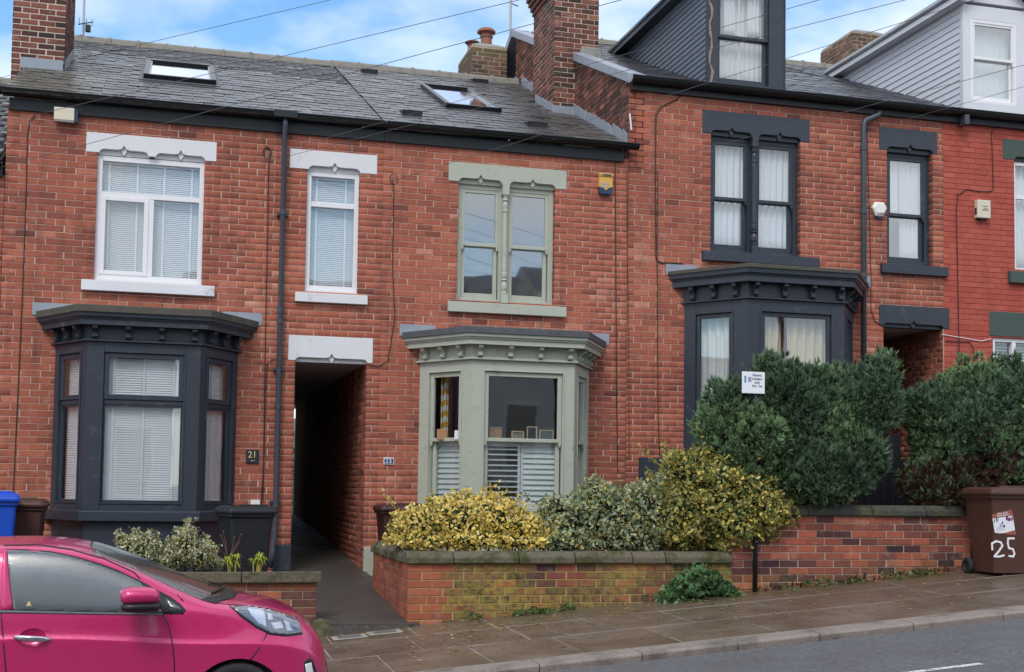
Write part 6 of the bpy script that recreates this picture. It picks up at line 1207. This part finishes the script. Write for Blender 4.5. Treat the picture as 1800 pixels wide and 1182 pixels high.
panel('windscreen', ws, 'car_glass', .003, 'top'); panel('cowl', [(-.80, -.67), (-.66, -.45), (-.60, 0), (-.66, .45), (-.80, .67), (-.70, .67), (-.57, .45), (-.51, 0), (-.57, -.45), (-.70, -.67)], 'car_black', .004, 'top')
seam([(-.70, -.66), (-.52, -.625), (-.35, -.585), (-.2, -.54), (-.08, -.48)], .006, 'car_black', 'bonnet_gap', 'top', px=False)
for a, b in (((-.62, -.05), (-.72, -.5)), ((-.62, .45), (-.72, 0.02))):
    h0, h1 = [BV.ray_cast(Vector((*q, 3)), Vector((0, 0, -1)))[0]+Vector((0, 0, .02)) for q in (a, b)]; MB().tube([h0, h1], .008, 6).build('wiper', 'car_black', CAR)
hl = [(403, 1065), (440, 1067), (480, 1074.5), (519, 1088), (526, 1098), (530, 1112), (500, 1113.5), (474, 1110), (450, 1098), (425, 1080)]
H = panel('headlight', cl(hl, -8.36), 'lamp_grey', .003, step=.014); panel('headlight_trim', cl([(402, 1063), (425, 1080), (450, 1098), (474, 1110), (500, 1113.5), (530, 1112), (531, 1115), (500, 1116.5), (472, 1112.5), (448, 1100.5), (422, 1082)], -8.36), 'car_black', .004, step=.014)
for pl_ in ([(432, 1067), (463, 1072), (466, 1100), (452, 1093), (440, 1080)], [(468, 1078), (476, 1079), (478, 1087), (470, 1089)], [(474, 1093), (492, 1092), (497, 1103), (480, 1104)], [(497, 1090), (506, 1094), (512, 1108), (503, 1108)]): panel('reflector', cl(pl_, -8.36), 'lamp_white', .007, step=.014, parent=H)
panel('headlight_lens', cl(hl, -8.36), 'clear_lens', .013, step=.014, parent=H, th=.002)
fg = [(528, 1156), (540, 1149), (546, 1158), (552, 1175), (556, 1200), (532, 1200)]; G = panel('fog_lamp_recess', cl(fg, -8.2), 'car_black', .002, step=.03); panel('fog_lamp', cl([(530, 1160), (541, 1158), (546, 1180), (547, 1200), (535, 1200)], -8.2), 'lamp_white', .006, step=.03, parent=G)
panel('badge', [(-.05, .58), (.05, .58), (.05, .64), (-.05, .64)], 'chrome', .004, 'front', step=.04); panel('grille', [(-.4, .42), (.4, .42), (.42, .52), (-.42, .52)], 'car_black', .003, 'front'); panel('number_plate', [(-.26, .34), (.26, .34), (.26, .44), (-.26, .44)], 'card_white', .006, 'front')
# door handle in its recess
hc = CL(58, 1119, NS); 
y0 = BV.ray_cast(Vector((hc[0], -3, hc[1])), Vector((0, 1, 0)))[0].y; dn = Vector(CL(91, 1122, NS))-Vector(CL(25, 1118, NS)); a_, b_ = CL(25, 1118.5, NS), CL(91, 1122, NS)
mb = MB(); mb.loft([[(a_[0]+(b_[0]-a_[0])*f, y0-o+d*.7, a_[1]+(b_[1]-a_[1])*f+h*g) for d, h in ((0, -.020), (-.012, -.014), (-.014, .008), (-.004, .018), (.012, .016), (.014, -.014))] for f, o, g in ((0, .002, .35), (.06, .014, .75), (.2, .032, 1), (.5, .038, 1.05), (.8, .032, 1), (.94, .014, .75), (1, .002, .35))]); mb.build('door_handle', 'chrome', CAR, smooth=True)
# mirror
m0 = CL(212, 1052, -8.72); m1 = CL(281, 1056, -8.72); zz0 = CL(250, 1079, -8.72)[1]; zz1 = CL(250, 1034, -8.72)[1]
def mirror(za, zb_, mat, name, k=1.):
    rg = []
    for f, s in ((0, .5), (.06, .82), (.25, 1), (.6, 1), (.86, .9), (.97, .66), (1, .4)):
        x = m0[0]+(m1[0]-m0[0])*f; sk = .02*(1-f); rg.append([(x, -.94+.105*s*k*math.cos(a)-.03*(f < .5), (za+zb_)/2+sk+(zb_-za)/2*s*math.copysign(abs(math.sin(a))**.75, math.sin(a))) for a in [i*math.pi/8 for i in range(16)]])
    o = MB().loft(rg).build(name, mat, CAR, smooth=True); return o
mirror(zz0+.045, zz1, 'car_paint', 'mirror_cover'); mirror(zz0, zz0+.075, 'car_black', 'mirror_base', 1.03); x = (m0[0]+m1[0])/2
MB().tube([(x+.08, -.84, zz0+.05), (x+.10, -.76, zz0+.03)], .03, 8).build('mirror_arm', 'car_black', CAR)
# wheels
for wx, wz in WX:
    for sd in (-1, 1):
        rg = lambda pr: MB().loft([[(wx+r*math.cos(a), sd*y, wz+.037+r*math.sin(a)) for a in [k*math.pi/14 for k in range(28)]] for r, y in pr])
        w = rg(((.19, .60), (.268, .61), (.275, .64), (.275, .74), (.262, .765), (.2, .77), (.19, .75))).build('tyre', 'rubber', CAR, smooth=True); rg(((.19, .66), (.195, .755), (.17, .76), (.06, .735), (.05, .75), (.02, .75))).build('rim', 'steel', w, smooth=False)
        MB().loft([[(wx+r*math.cos(a), sd*y, wz+r*math.sin(a)) for a in [k*math.pi/14 for k in range(28)]] for r, y in ((.335, .45), (.335, .5))]).build('wheel_well', 'car_black', CAR)
MB().box(-3.2, -.35, -.66, .66, .22, .62).build('underbody', 'car_black', CAR)
# ------------------------------------------------------------------ houses across the street (seen only as reflections in the windows)
def opposite(x, w, zb_, label, tone):
    zb_ += 2.5
    t = thing('opposite_house', label, 'house', (x, -25, zb_), 'houses across the street'); y = -25.
    MB().box(x-w/2, x+w/2, y-7, y, zb_-4, zb_+5.2).build('wall', tone, t); h = 2.3; m = MB(); g = w*.27
    V = [(x-w/2-.2, zb_+5.1), (x+w/2+.2, zb_+5.1)]
    MB().loft([[(x-w/2-.2, yy, zz) for yy, zz in ((y+.3, zb_+5.1), (y-3.5, zb_+7.3), (y-7.2, zb_+5.1))], [(x+w/2+.2, yy, zz) for yy, zz in ((y+.3, zb_+5.1), (y-3.5, zb_+7.3), (y-7.2, zb_+5.1))]]).build('roof', 'slate', t)
    gx = x-w*.18; MB().loft([[(gx-g, yy, zb_+5.0), (gx+g, yy, zb_+5.0), (gx, yy, zb_+5.0+h)] for yy in (y+.12, y-2.5)]).build('gable', tone, t)
    for s in (-1, 1): MB().loft([[(gx+s*(g+.25), yy, zb_+4.9), (gx, yy, zb_+5.1+h), (gx, yy, zb_+5.3+h), (gx+s*(g+.3), yy, zb_+5.06)] for yy in (y+.35, y-2.6)]).build('gable_roof', 'roof_wood', t)
    for cx, cz, ww, hh in ((gx, 3.9, 1.3, 1.5), (gx, 1.2, 1.8, 1.6), (x+w*.28, 3.9, .9, 1.5), (x+w*.3, 1.0, .95, 2.1)):
        f = MB().box(cx-ww/2-.1, cx+ww/2+.1, y+.005, y+.06, zb_+cz-hh/2-.1, zb_+cz+hh/2+.1).build('window', 'upvc', t); MB().box(cx-ww/2, cx+ww/2, y+.062, y+.07, zb_+cz-hh/2, zb_+cz+hh/2).build('pane', 'cement', f)
for i, (lb, tone) in enumerate((('gabled house across the street at the far left, downhill', 'garden_brick'), ('pale rendered gabled house across the street, left of centre', 'render_white'), ('brick gabled house across the street, behind the camera', 'brick'), ('pale gabled house across the street, uphill', 'render_white'), ('uppermost brick house across the street at the far right', 'brick'))): opposite(-9+i*6.2, 5.8, gz(-9+i*6.2)-.9, lb, tone)
sheet('garden_bed', -30, 30, [-21.01, -40], lambda x, y: gz(x)-.2, 'soil', 10)
